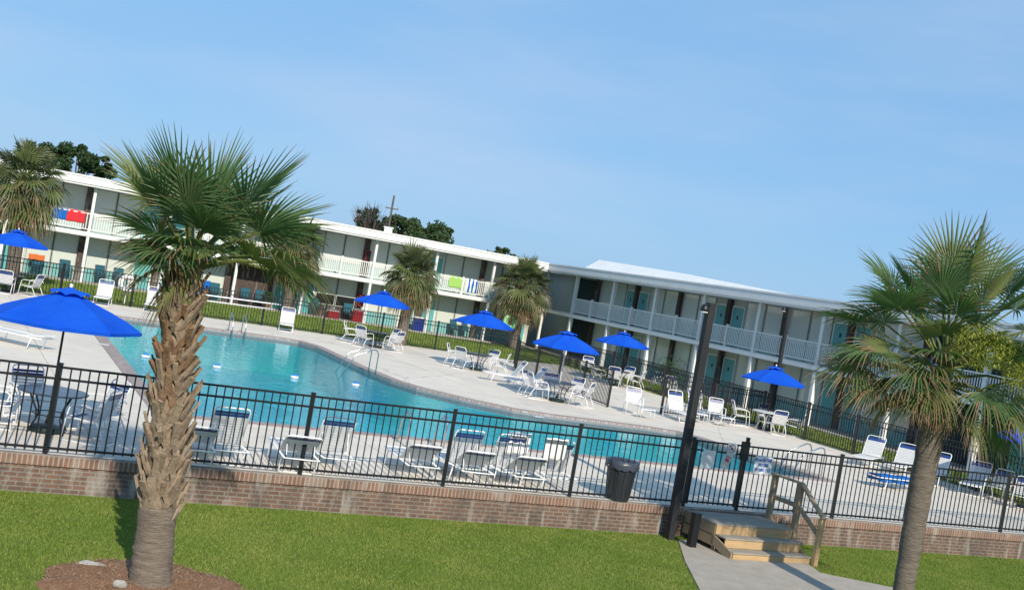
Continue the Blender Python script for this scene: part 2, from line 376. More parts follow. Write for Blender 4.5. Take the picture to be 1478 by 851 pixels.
# path
path = [G(1000, 800, LZ), G(998, 870, LZ), G(1090, 870, LZ), G(1100, 845, LZ), G(1135, 841, LZ), G(1200, 850, LZ), G(1290, 868, LZ), G(1340, 880, LZ), G(1300, 851, LZ), G(1165, 822, LZ)]
pp = [(4.25, 23.5), (4.1, 21.6), (4.0, 18.0), (3.2, 10), (4.9, 10), (5.4, 18.0), (5.75, 20.2), (6.1, 20.9), (7.2, 21.1), (8.6, 21.3), (12, 22.6), (14, 23.6), (14, 24.7), (11.4, 23.7), (8.6, 22.5), (7.0, 22.7), (6.8, 24.6)]
tag(MB().sheet(pp, LZ+.03).prism([(p[0], p[1]) for p in pp], LZ-.05, LZ+.029).build('path', M_path), kind='structure')

# ------------------------------------------------------------------ brick wall
def wall():
    L0, L1 = -10, 34
    t = empty('brick_wall', fl(L0), FA)
    tag(t, 'low weathered red brick retaining wall holding up the pool deck behind the lawn', 'wall')
    Lw = L1-L0
    MB().box(0, Lw, -.10, .16, LZ-.1, -.17).build('brickwork', M_brick, t)
    MB().box(0, Lw, -.13, .165, -.17, -.008).build('coping_course', M_brickcap, t, bevel=.006)
wall()

# ------------------------------------------------------------------ fences
def panel(mb, a, b, z0, h, sp=.14, pick=.02, rail=.036, r2=.19):
    a = Vector((*a[:2], z0)); b = Vector((*b[:2], z0)); d = b-a; L = d.length; d.normalize()
    Z = Vector((0, 0, 1))
    for z in (h-.05, h-.05-r2, .09): mb.beam(a+Z*z, b+Z*z, rail, rail)
    k = max(2, round(L/sp)); 
    for i in range(1, k):
        p = a+d*(L*i/k); mb.beam(p+Z*.05, p+Z*(h-.05), pick, pick)
def fence(name, label, pts_list, post_h, post_w=.075, z0=0, sp=.14, pick=.02, tall=(), skip=()):
    t = empty(name, (pts_list[0][0], pts_list[0][1], 0)); o = Vector(t.location)
    tag(t, label, 'fence', 'black metal pool fences')
    for i, p in enumerate(pts_list):
        hh = post_h+(.12 if i in tall else 0)
        q = Vector((*p[:2], 0))-o
        mb = MB().box(q.x-post_w/2, q.x+post_w/2, q.y-post_w/2, q.y+post_w/2, z0, hh)
        mb.box(q.x-post_w/2-.006, q.x+post_w/2+.006, q.y-post_w/2-.006, q.y+post_w/2+.006, hh, hh+.02)
        mb.build('post', M_blackmetal, t)
    for i in range(len(pts_list)-1):
        if i in skip: continue
        mb = MB(); a = Vector(pts_list[i][:2]).to_3d()-o; b = Vector(pts_list[i+1][:2]).to_3d()-o
        d = (b-a).normalized()*post_w/2
        panel(mb, a+d, b-d, z0, post_h, sp, pick); mb.build('panel', M_blackmetal, t)
    return t
ns = [-7.0, -4.2, -1.46, 1.34, 3.3, 5.61, 8.42, 11.22, 14.03]
fence('metal_fence', 'black metal picket fence along the brick wall, left of the gate', [fl(s, .03) for s in ns], FH, z0=.0)
ns2 = [15.45, 18.22, 21.03, 23.83, 26.64, 29.4]
fence('metal_fence', 'black metal picket fence on the brick wall behind the right palm trunk', [fl(s, .03) for s in ns2], FH, tall=(0,))
# gate
g = empty('gate', fl(14.09, .03), FA)
tag(g, 'narrow black metal picket gate above the wooden steps', 'gate', )
gb = MB(); gw = 1.30
gb.box(0, .04, -.02, .02, .06, FH-.03); gb.build('stile', M_blackmetal, g)
MB().box(gw-.04, gw, -.02, .02, .06, FH-.03).build('stile', M_blackmetal, g)
gb = MB(); panel(gb, (.04, 0), (gw-.04, 0), .02, FH-.02); gb.build('picket_panel', M_blackmetal, g)
MB().box(gw-.12, gw+.10, -.06, -.025, FH-.35, FH+.05).build('latch', M_blackmetal, g)

def subdiv(P, step):
    out = []
    for i in range(len(P)-1):
        a = Vector(P[i][:2]); b = Vector(P[i+1][:2]); k = max(1, round((b-a).length/step))
        for j in range(k): out.append(a+(b-a)*j/k)
    out.append(Vector(P[-1][:2])); return out
fence('metal_fence', 'black metal picket fence between the far pool deck and the grass strip', subdiv(ff, 2.8), FH, sp=.13, pick=.024, post_w=.09)
fence('metal_fence', 'black metal picket fence turning towards the pool behind the middle umbrella', subdiv(e1, 2.6)[1:], FH, sp=.13, pick=.026, post_w=.09)
fence('metal_fence', 'black metal picket fence crossing the far deck behind the ottoman chair', subdiv(e2, 2.5)[1:], FH, sp=.13, pick=.026, post_w=.09)
fence('metal_fence', 'long black metal picket fence in front of the right hotel wing', subdiv(bf, 2.7), FH, sp=.13, pick=.028, post_w=.10)

# ------------------------------------------------------------------ buildings
def teal_door(parent, x, w, y, z0):
    d = MB().box(x-w/2, x+w/2, y-.05, y, z0+.02, z0+2.05).build('door', M_teal, parent)
    MB().box(x-w/2-.06, x-w/2, y-.065, y, z0, z0+2.12).box(x+w/2, x+w/2+.06, y-.065, y, z0, z0+2.12).box(x-w/2, x+w/2, y-.065, y, z0+2.051, z0+2.12).build('door_frame', M_white, d)
    MB().box(x-.06, x+.06, y-.062, y-.051, z0+1.42, z0+1.62).build('number_plate', M_frame, d)
    return d
def window(parent, x0, x1, y, z0, z1, sill, openz=None):
    f = MB()
    t = .045
    f.box(x0, x0+t, y-.06, y, z0, z1); f.box(x1-t, x1, y-.06, y, z0, z1); f.box(x0+t, x1-t, y-.06, y, z1-t, z1)
    f.box(x0+t, x1-t, y-.065, y, sill-.03, sill+.03)
    w = f.build('window', M_trim, parent)
    zz = sill+.03
    if openz:
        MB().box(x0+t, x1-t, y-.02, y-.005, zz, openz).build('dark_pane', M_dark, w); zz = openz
    MB().box(x0+t, x1-t, y-.035, y-.008, zz, z1-t).build('pane', M_curtain, w)
    MB().box(x0+t, x1-t, y-.045, y-.005, z0, sill-.03).build('panel', (M_panel0 if z0 < 1 else M_panel1) if not openz else M_brickdark, w)

def building(name, label, o, ang, w, k0, k1, rec, doors_even, colw, parts, xstart, xend, stair=(), brickbay=(), openbay=()):
    t = empty(name, o, ang); tag(t, label, 'hotel building', 'hotel wings round the pool')
    D = 9.0; zb, zf, ze, zr = 2.50, 2.74, 5.17, 5.72
    MB().box(xstart, xend, rec+.0, D, -.1, ze).build('wall', M_stucco, t)
    MB().box(xstart, xend, -.35, rec-.002, -.1, .02).build('walkway', M_walk, t)
    MB().box(xstart, xend, -.09, rec-.002, zb, zf).box(xstart, xend, -.11, -.092, zb+.04, zb+.2).build('balcony_floor', M_white, t)
    rf = MB().box(xstart, xend, -.50, D+.3, ze, zr-.1).box(xstart, xend, -.56, -.502, ze+.10, zr-.12)
    rf.box(xstart, xend, -.58, D+.38, zr-.098, zr)
    rf.build('roof', M_white, t)
    k = k0
    while k <= k1:
        x = k*w
        if xstart-.1 <= x <= xend+.1:
            MB().box(x-colw/2, x+colw/2, -.07, -.07+colw, .021, zb-.002).box(x-colw/2, x+colw/2, -.07, -.07+colw, zf+.002, ze-.002).build('column', M_white, t, bevel=.01)
        # railing
        for h in (0, 1):
            xa = x+h*w/2; xb = xa+w/2
            if xa < xstart-.01 or xb > xend+.01: continue
            ra = MB(); 
            pa = xa+(colw/2 if h == 0 else .06); pb = xb-(colw/2 if h == 1 else .06)
            ra.box(pa, pb, -.03, .03, 3.70, 3.76); ra.box(pa, pb, -.02, .02, 2.86, 2.91)
            nn = int((pb-pa)/.125)
            for i in range(1, nn): 
                xx = pa+(pb-pa)*i/nn; ra.box(xx-.022, xx+.022, -.014, .014, 2.912, 3.699)
            if h == 0: ra.box(pb+.0, pb+.12, -.05, .05, 2.742, 3.86)
            ra.build('railing', M_white, t)
        # party pier behind column + bay contents
        for lev, z0 in ((0, 0.021), (1, zf+.001)):
            z1 = (zb if lev == 0 else ze)-.002
            kk = k
            if x-.15 > xstart and x+.15 < xend:
                MB().box(x-.16, x+.16, rec-.22, rec-.002, z0, z1).build('brick_pier', M_brickdark, t)
            if x+w > xend+.3: continue
            if (k, lev) in stair or (k, 2) in stair:
                MB().box(x+.3, x+w-.3, rec-.03, rec-.004, z0, z1-.1).build('stairwell', M_stairshade, t)  # flat panel coloured dark as the shaded stair opening
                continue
            isdoor = (k % 2 == 0) == doors_even     # doors flank pier k
            dw = .92
            xa, xb = x+.17, x+w-.17
            if isdoor:
                teal_door(t, xa+.1+dw/2, dw, rec-.004, z0); xw0 = xa+dw+.28; xw1 = xb
            else:
                teal_door(t, xb-.1-dw/2, dw, rec-.004, z0); xw0 = xa; xw1 = xb-dw-.28
            xm = (xw0+xw1)/2
            if (k, lev) in brickbay:
                MB().box(xw0, xw1, rec-.08, rec-.004, z0, z1).build('brick_panel', M_brickdark, t); continue
            op = z0+1.35 if (k, lev) in openbay else None
            window(t, xw0, xm-.025, rec-.004, z0, z1, z0+.72, op); MB().box(xm-.024, xm+.024, rec-.05, rec-.004, z0, z1).build('mullion', M_frame, t); window(t, xm+.025, xw1, rec-.004, z0, z1, z0+.72, op)
        k += 1
    return t
bl = building('hotel_wing', 'white two-storey hotel wing facing the camera behind the left palms', BL_O, BL_A, BL_W, -4, 8, 1.6, True, .15, None, -4*BL_W, 33.1, brickbay=((3, 0),), openbay=((4, 0),))
br = building('hotel_wing', 'long white two-storey hotel wing running back on the right', BR_O, BR_A, BR_W, 0, 11, 1.75, False, .2, None, -3.78, 50.5, stair=((6, 2),))
MB().box(-3.3, -.3, 1.71, 1.745, .022, 2.45).box(-3.3, -.3, 1.71, 1.745, 2.76, 5.1).build('stairwell', M_stairshade, br)  # corner stair recess: flat panels with its shade put into the colour
MB().box(-16, -3.785, 1.75, 9.0, -.1, 5.17).build('wall', M_stucco, br); MB().box(-16, -3.785, 1.2, 9.38, 5.171, 5.715).build('roof', M_white, br)
# rising white roof monitor on the right wing
mb = MB(); x0, x1 = .2, 20.5
mb.add([(x0, .2, 5.721), (x1, .2, 5.721), (x1, .5, 5.74), (x0, 1.2, 6.42), (x0, 8, 5.721), (x1, 8, 5.721), (x1, 8, 5.76), (x0, 8, 6.6)],
       [(0, 1, 2, 3), (5, 4, 7, 6), (3, 2, 6, 7), (4, 0, 3, 7), (1, 5, 6, 2)])
mb.build('roof_monitor', M_white, br)
# stair columns
for px in (1262, 1301):
    pass

# ------------------------------------------------------------------ grass blades
def grass(name, poly_test, bounds, count, hmin, hmax, z, mats, seed=1, wid=.008):
    rnd = random.Random(seed); v = []; f = []; mi = []
    c = 0
    while c < count:
        x = rnd.uniform(bounds[0], bounds[1]); y = rnd.uniform(bounds[2], bounds[3])
        if not poly_test(x, y): continue
        h = rnd.uniform(hmin, hmax); a = rnd.uniform(0, 6.28); dx, dy = math.cos(a)*wid, math.sin(a)*wid
        lx, ly = rnd.uniform(-.6, .6)*h, rnd.uniform(-.6, .6)*h
        o = len(v); v += [(x-dx, y-dy, z), (x+dx, y+dy, z), (x+lx, y+ly, z+h)]; f.append((o, o+1, o+2))
        p = math.sin(x*1.3+math.sin(y*.9)*2)*math.sin(y*1.7+x*.4)
        p = .5*(math.sin(x*.9+math.sin(y*.7+1)*2.2)*math.sin(y*1.1+x*.5+math.sin(x*1.9)))+.5*math.sin(x*3.1+y*2.3)*math.sin(y*3.7-x*1.3); mi.append(1 if rnd.random() < .35+.6*p else (2 if rnd.random() < .07 else 0)); c += 1
    me = bpy.data.meshes.new(name); me.from_pydata(v, [], f)
    for m in mats: me.materials.append(m)
    me.polygons.foreach_set('material_index', mi); me.update()
    o = bpy.data.objects.new(name, me); col.objects.link(o)
    return o
M_g1 = foliage('grass blade green', (.14, .225, .028), (.19, .27, .045), .3, .6, 1)
M_g2 = foliage('grass blade yellow', (.22, .28, .05), (.29, .32, .08), .3, .6, 1)
M_g3 = foliage('grass blade straw', (.34, .30, .14), (.26, .24, .10), .2, .6, 2)
PALM1 = G(215, 850, LZ)
def in_poly(x, y, P):
    r = False; j = len(P)-1
    for i in range(len(P)):
        if (P[i][1] > y) != (P[j][1] > y) and x < (P[j][0]-P[i][0])*(y-P[i][1])/(P[j][1]-P[i][1])+P[i][0]: r = not r
        j = i
    return r
def near_test(x, y):
    q = Vector((x, y, 0))-FO
    if q.dot(FN) > -.13: return False
    if abs(x) > y*.47+.6: return False
    if in_poly(x, y, pp): return False
    if math.hypot((x-PALM1.x)/1.35, (y-PALM1.y)/1.15) < 1+.05*math.sin(9*math.atan2(y-PALM1.y, x-PALM1.x)): return False
    return True
tag(grass('lawn_grass', near_test, (-9, 14, 12.6, 29), 330000, .018, .042, LZ, [M_g1, M_g2, M_g3], 1, .006), 'short green lawn grass in front of the brick wall', 'grass', kind='stuff')
def far_test(x, y):
    q = Vector((x, y, 0))-BL_O; u = Vector((math.cos(BL_A), math.sin(BL_A), 0)); nn = Vector((-u.y, u.x, 0))
    if -.42 > q.dot(nn) and y > 48.2+(x+22)*.5215+.15 and x < .6: return True
    q = Vector((x, y, 0))-BR_O; u = Vector((math.cos(BR_A), math.sin(BR_A), 0)); nn = Vector((-u.y, u.x, 0))
    q2 = Vector((x-10.9, y-46.7, 0)); uu = Vector((6.7, -13.5, 0)).normalized(); n2 = Vector((-uu.y, uu.x, 0))
    return q.dot(nn) < -.42 and q2.dot(n2) > .2 and y > 28 and y < 70
tag(grass('strip_grass', far_test, (-28, 24, 28, 70), 60000, .05, .12, -.03, [M_g1, M_g2, M_g3], 2, .02), 'green grass strip between the far fences and the hotel wings', 'grass', kind='stuff')

# mulch bed
mb = MB(); ring = []
K = 40
for rr, zz in ((1.42, -.02), (1.30, .03), (1.0, .06), (.6, .09), (.2, .11)):
    for j in range(K):
        t = 2*math.pi*j/K; w = 1+.05*math.sin(9*t)
        ring.append((math.cos(t)*rr*w*.98, math.sin(t)*rr*w*.85, zz+random.uniform(-.008, .008)))
fs = [(i*K+j, i*K+(j+1) % K, (i+1)*K+(j+1) % K, (i+1)*K+j) for i in range(4) for j in range(K)]+[tuple(4*K+j for j in range(K))]
mb.add(ring, fs); o = mb.build('mulch_bed', M_mulch, smooth=True); o.location = (PALM1.x, PALM1.y, LZ)
tag(o, kind='structure')
rnd = random.Random(5); mb = MB()
for i in range(4200):
    a = rnd.uniform(0, 6.28); r = math.sqrt(rnd.random())*1.32
    x, y = math.cos(a)*r, math.sin(a)*r*.86; z = .125-.07*r+rnd.uniform(-.01, .02)
    t = rnd.uniform(0, 6.28); l = rnd.uniform(.04, .11); e = rnd.uniform(-.02, .035)
    dx, dy = math.cos(t)*l, math.sin(t)*l
    mb.add([(x-dy*.05, y+dx*.05, z), (x+dy*.05, y-dx*.05, z), (x+dx, y+dy, z+e)], [(0, 1, 2)], rnd.randrange(2))
o = mb.build('pine_straw', [mat('straw rust', (.30, .15, .08), .9), mat('straw tan', (.42, .28, .17), .9)]); o.location = (PALM1.x, PALM1.y, LZ)
tag(o, 'loose rusty pine straw mulch round the foot of the left palm', 'mulch', kind='stuff')
def rock(name, p, s, label, seed):
    bm = bmesh.new(); bmesh.ops.create_icosphere(bm, subdivisions=2, radius=1); rnd = random.Random(seed)
    for v in bm.verts: v.co = Vector((v.co.x*s[0], v.co.y*s[1], v.co.z*s[2]))*rnd.uniform(.85, 1.12)
    me = bpy.data.meshes.new(name); bm.to_mesh(me); bm.free(); me.materials.append(M_rock)
    o = bpy.data.objects.new(name, me); col.objects.link(o); o.location = p; tag(o, label, 'stone', 'stones round the palm bed')
rock('stone', G(132, 819, LZ)+Vector((0, 0, .03)), (.20, .08, .06), 'long flat pale stone on the back rim of the mulch bed', 3)
rock('stone', G(172, 846, LZ+.1)+Vector((0, 0, .03)), (.09, .06, .06), 'small pale stone beside the palm foot in the mulch', 4)

# ------------------------------------------------------------------ palms
def fan_leaf(mb, base, az, el, pet, Lf, nseg, spread, droop, dry, rnd, cup=.25, costadroop=.3, pr=.02):
    base = Vector(base)
    a = Vector((math.cos(az)*math.cos(el), math.sin(az)*math.cos(el), math.sin(el)))
    # petiole curve
    sag = droop*.35
    p1 = base+a*pet*.5+Vector((0, 0, .02)); p2 = base+a*pet-Vector((0, 0, sag*pet*.6))
    mb.tube([base, p1, p2], [pr*1.3, pr, pr*.7], 5, 3)
    a2 = (p2-p1).normalized(); a2 = (a2-Vector((0, 0, costadroop*droop))).normalized()
    s = a2.cross(Vector((0, 0, 1)))
    if s.length < .1: s = Vector((-math.sin(az), math.cos(az), 0))
    s.normalize(); tw = rnd.uniform(-.5, .5); nrm = s.cross(a2).normalized()
    s, nrm = s*math.cos(tw)+nrm*math.sin(tw), nrm*math.cos(tw)-s*math.sin(tw)
    dphi = 2*spread/nseg
    lm = 1 if rnd.random() < .22+dry*.4 else 0
    for i in range(nseg):
        ph = -spread+dphi*(i+.5)+rnd.uniform(-.02, .02)
        L = Lf*(.62+.38*math.cos(ph*.62))*rnd.uniform(.9, 1.07)
        d = a2*math.cos(ph)+s*math.sin(ph)
        side = (-a2*math.sin(ph)+s*math.cos(ph))
        dr = droop*rnd.uniform(.7, 1.35)
        rings = []
        for t in (.03, .42, .62, .82, 1.0):
            p = p2+d*L*t+nrm*(cup*abs(math.sin(ph))*L*t*.6)
            g = max(0, t-.25)
            p = p-Vector((0, 0, 1))*(dr*L*g*g*1.15)
            if g > 0: p = p-d*(L*dr*g*g*.28)
            if t <= .45: w = L*t*math.tan(dphi/2)*1.04
            else: w = L*.44*math.tan(dphi/2)*max(0, 1-(t-.42)/.58)**.9+.0015
            fold = nrm*w*.75*(-1)
            rings += [p-side*w, p+fold, p+side*w]
        k = 5
        isdry = rnd.random() < dry*.5
        for q in range(k-1):
            o = q*3
            m = lm
            if isdry and q >= 1: m = 2
            elif q == k-2 and rnd.random() < .35+dry: m = 2
            elif dry > .86 : m = 2
            mb.add([rings[o], rings[o+1], rings[o+2], rings[o+3], rings[o+4], rings[o+5]], [(0, 1, 4, 3), (1, 2, 5, 4)], m)

def crown(top, n, pet, Lf, nseg, seed, elmin=-52, elmax=80, dryness=.3, thickness=1.0, lean=None, droopk=1):
    rnd = random.Random(seed); mb = MB()
    for i in range(n):
        u = (i+.5)/n                                   # 0 = young (up), 1 = old (down)
        el = R(elmax+(elmin-elmax)*u**1.0+rnd.uniform(-8, 8)); az = i*2.39996+rnd.uniform(-.25, .25)
        dry = max(0, (u-.35)/.65)*dryness*1.5
        dr = (.12+.75*u+rnd.uniform(-.05, .15))*droopk
        fan_leaf(mb, Vector(top)+Vector((0, 0, -.28*u)), az, el, pet*rnd.uniform(.75, 1.1), Lf*rnd.uniform(.88, 1.1), nseg, R(rnd.uniform(105, 128)), dr, dry, rnd, pr=.02*thickness)
    return mb
PM = [M_leaf, M_leaf2, M_leafdry, M_pet]
def trunk(mb, a, b, r0, r1, n=16, rings=26, seed=1, mi=0, bend=0):
    rnd = random.Random(seed); pts = []; rs = []
    a = Vector(a); b = Vector(b)
    for i in range(rings+1):
        t = i/rings; p = a.lerp(b, t)+Vector((bend*math.sin(t*math.pi), 0, 0)); pts.append(p); rs.append((r0*(1-t)+r1*t)*(1+rnd.uniform(-.035, .035)))
    rs[0] *= 1.12
    mb.tube(pts, rs, n, mi); return pts
def palm(name, label, base, top, r0, r1, n, pet, Lf, nseg, seed, group=None, **kw):
    base = Vector(base); t = empty(name, base); tag(t, label, 'palm tree', group)
    tl = Vector(top)-base
    mb = MB(); trunk(mb, (0, 0, -.05), tl, r0, r1, 12, 20, seed, bend=kw.pop('bend', 0)); mb.build('trunk', M_trunkr, t, smooth=True)
    mb = MB(); rnd = random.Random(seed)
    for i in range(26):                              # shag of old stubs right below the crown
        z = tl.z-.1-.5*rnd.random(); a = i*2.4; f = z/tl.z; c = Vector((tl.x*f, tl.y*f, z)); r = r1
        d = Vector((math.cos(a), math.sin(a), 0))
        mb.beam(c+d*r*.8, c+d*(r+.14)+Vector((0, 0, .18)), .07, .025)
    mb.build('frond_stubs', M_boot, t)
    crown(tl, n, pet, Lf, nseg, seed, **kw).build('crown', [M_leafm, M_leaf2, M_leafdry, M_pet], t)
    return t

# foreground left palm with criss-cross boots
def near_palm():
    base = PALM1.copy(); base.z = LZ
    topw = AY(264, 408, PALM1.y+.0)
    t = empty('palm_tree', base); tag(t, 'large fan palm with criss-cross stub covered trunk in the mulch bed, leftmost foreground', 'palm tree', 'foreground palms')
    tl = topw-base
    zs = 1.0
    f0 = zs/tl.z
    def ax(z): return Vector((tl.x*z/tl.z, tl.y*z/tl.z, z))
    mb = MB(); rnd = random.Random(11); pts = []; rs = []
    K = 34
    for i in range(K+1):
        z = -.05+(zs+.12)*i/K; pts.append(ax(max(0, z))+Vector((0, 0, min(0, z)))); rs.append((.27-.03*min(1, (z/zs)*1.3) + (.03 if z < .1 else 0))*(1+rnd.uniform(-.02, .02)))
    pts = pts[2:]; rs = rs[2:]
    pts.insert(0, Vector((0, 0, -.1))); rs.insert(0, .32)
    mb.tube(pts, rs, 28)
    mb.v = [(x*(1+rnd.uniform(-.035, .035)), y*(1+rnd.uniform(-.035, .035)), z) for x, y, z in mb.v]; mb.build('trunk', M_trunk, t, smooth=True)
    mb = MB(); zt = tl.z
    pts = []; rs = []
    for i in range(30):
        z = zs+(zt-zs)*i/29; pts.append(ax(z)); rs.append((.195-.06*(z-zs)/(zt-zs))*(1+rnd.uniform(-.03, .03)))
    mb.tube(pts, rs, 16); mb.build('upper_trunk', M_boot, t, smooth=True)
    mb = MB(); nb = 118
    for i in range(nb):
        u = i/nb; z = zs-.16+(zt-zs+.16)*u+rnd.uniform(-.05, .05); a = i*2.39996+rnd.uniform(-.18, .18)
        r = .195-.06*u; c = ax(z)
        def P(da, dz, dr): 
            aa = a+da; return c+Vector((math.cos(aa)*(r+dr), math.sin(aa)*(r+dr), dz))
        sc_ = rnd.uniform(.72, 1.3)*(1-.25*u)
        wd = .085*sc_; th = .028
        mi = 1 if (u > .45 and rnd.random() < .55) or rnd.random() < .1 else 0
        hub = P(0, .30*sc_, .075)
        up = Vector((math.cos(a), math.sin(a), .4))
        for sg in (-1, 1):
            mb.beam(P(sg*.62, -.02, -.01), P(sg*.3, .15*sc_, .035), wd, th, mi, up); mb.beam(P(sg*.33, .135*sc_, .03), hub, wd*.95, th*1.2, mi, up)
        tip = P(rnd.uniform(-.12, .12), (.42+.08*rnd.random())*sc_, .13+.05*rnd.random())
        hb = P(0, .22*sc_, .055)
        mb.beam(hb, tip, wd*1.15*rnd.uniform(.7, 1), th*1.3, mi, up)
        if rnd.random() < .6:                        # split fibre end
            mb.beam(tip-(tip-hb)*.15, tip+Vector((rnd.uniform(-.04, .04), rnd.uniform(-.04, .04), .05)), wd*.4, .012, mi, up)
    mb.build('frond_stubs', [M_boot, M_boot2], t)
    # bump of old roots at the change of bark
    mb = MB()
    for i in range(40):
        a = i/40*6.283; p = ax(zs-.02+.02*math.sin(i*2.7)); d = Vector((math.cos(a), math.sin(a), 0)); d2 = Vector((math.cos(a+.25), math.sin(a+.25), 0))
        pass
    
    # crown: hand placed fans  (azimuth in the picture plane: x right)
    mb = MB(); rnd = random.Random(21)
    T = tl+Vector((.10, 0, .42))
    for k in range(14):
        a = k*2.4; q = Vector((math.cos(a), math.sin(a), 0)); mb.tube([tl+q*.13-Vector((0, 0, .25)), tl+q*.13+Vector((.05, 0, .15)), T+q*.05-Vector((0, 0, .1))], [.05, .035, .02], 5, 3)
    rollv = ROL
    def fan(adeg, toward, pet, Lf, dr, dry, spread=112, ns=38):
        # adeg = angle in the picture (0 right, 90 up), toward: component to the camera (-y)
        a = R(adeg)+rollv*-1
        v = Vector((math.cos(a), -toward, math.sin(a))).normalized()
        az = math.atan2(v.y, v.x); el = math.asin(v.z)
        fan_leaf(mb, T-Vector((.04, 0, .12+.15*rnd.random())), az, el, pet*.93, Lf*.94, ns, R(spread), dr, dry, rnd, cup=.3, pr=.024)
    for arg in [(112, .45, .95, 1.12, .07, 0), (97, -.25, .95, 1.2, .06, 0), (128, .35, .95, 1.08, .10, 0), (86, .35, .85, 1.1, .08, 0), (103, .55, .8, 1.1, .10, 0),
                (66, .1, 1.1, 1.2, .08, 0), (54, -.35, 1.1, 1.15, .12, 0), (44, .2, 1.1, 1.05, .2, .1), (139, -.1, 1.0, 1.1, .12, .05), (152, .4, .6, .9, .28, .2),
                (72, -.7, .9, 1.15, .12, 0), (120, -.8, .8, 1.05, .18, 0), (30, .15, 1.35, .95, .55, .15), (24, -.2, 1.2, .9, .7, .2), (36, .5, 1.15, .9, .45, .1),
                (165, .2, .5, .75, .45, .3), (176, .6, .40, .7, .5, .5), (188, .1, .35, .62, .6, .6),  (160, -.5, .55, .8, .45, .3),
                (235, .9, .25, .6, .8, .6), (150, 1.1, .45, .8, .45, .1), (112, 1.4, .5, .85, .4, 0), (72, 1.4, .45, .75, .55, .1),
                (90, -1.4, .55, .95, .4, 0), (48, -1.1, .8, .95, .35, .1), (80, .9, .7, .95, .25, 0)]:
        fan(*arg)
    mb.build('crown', PM, t)
near_palm()

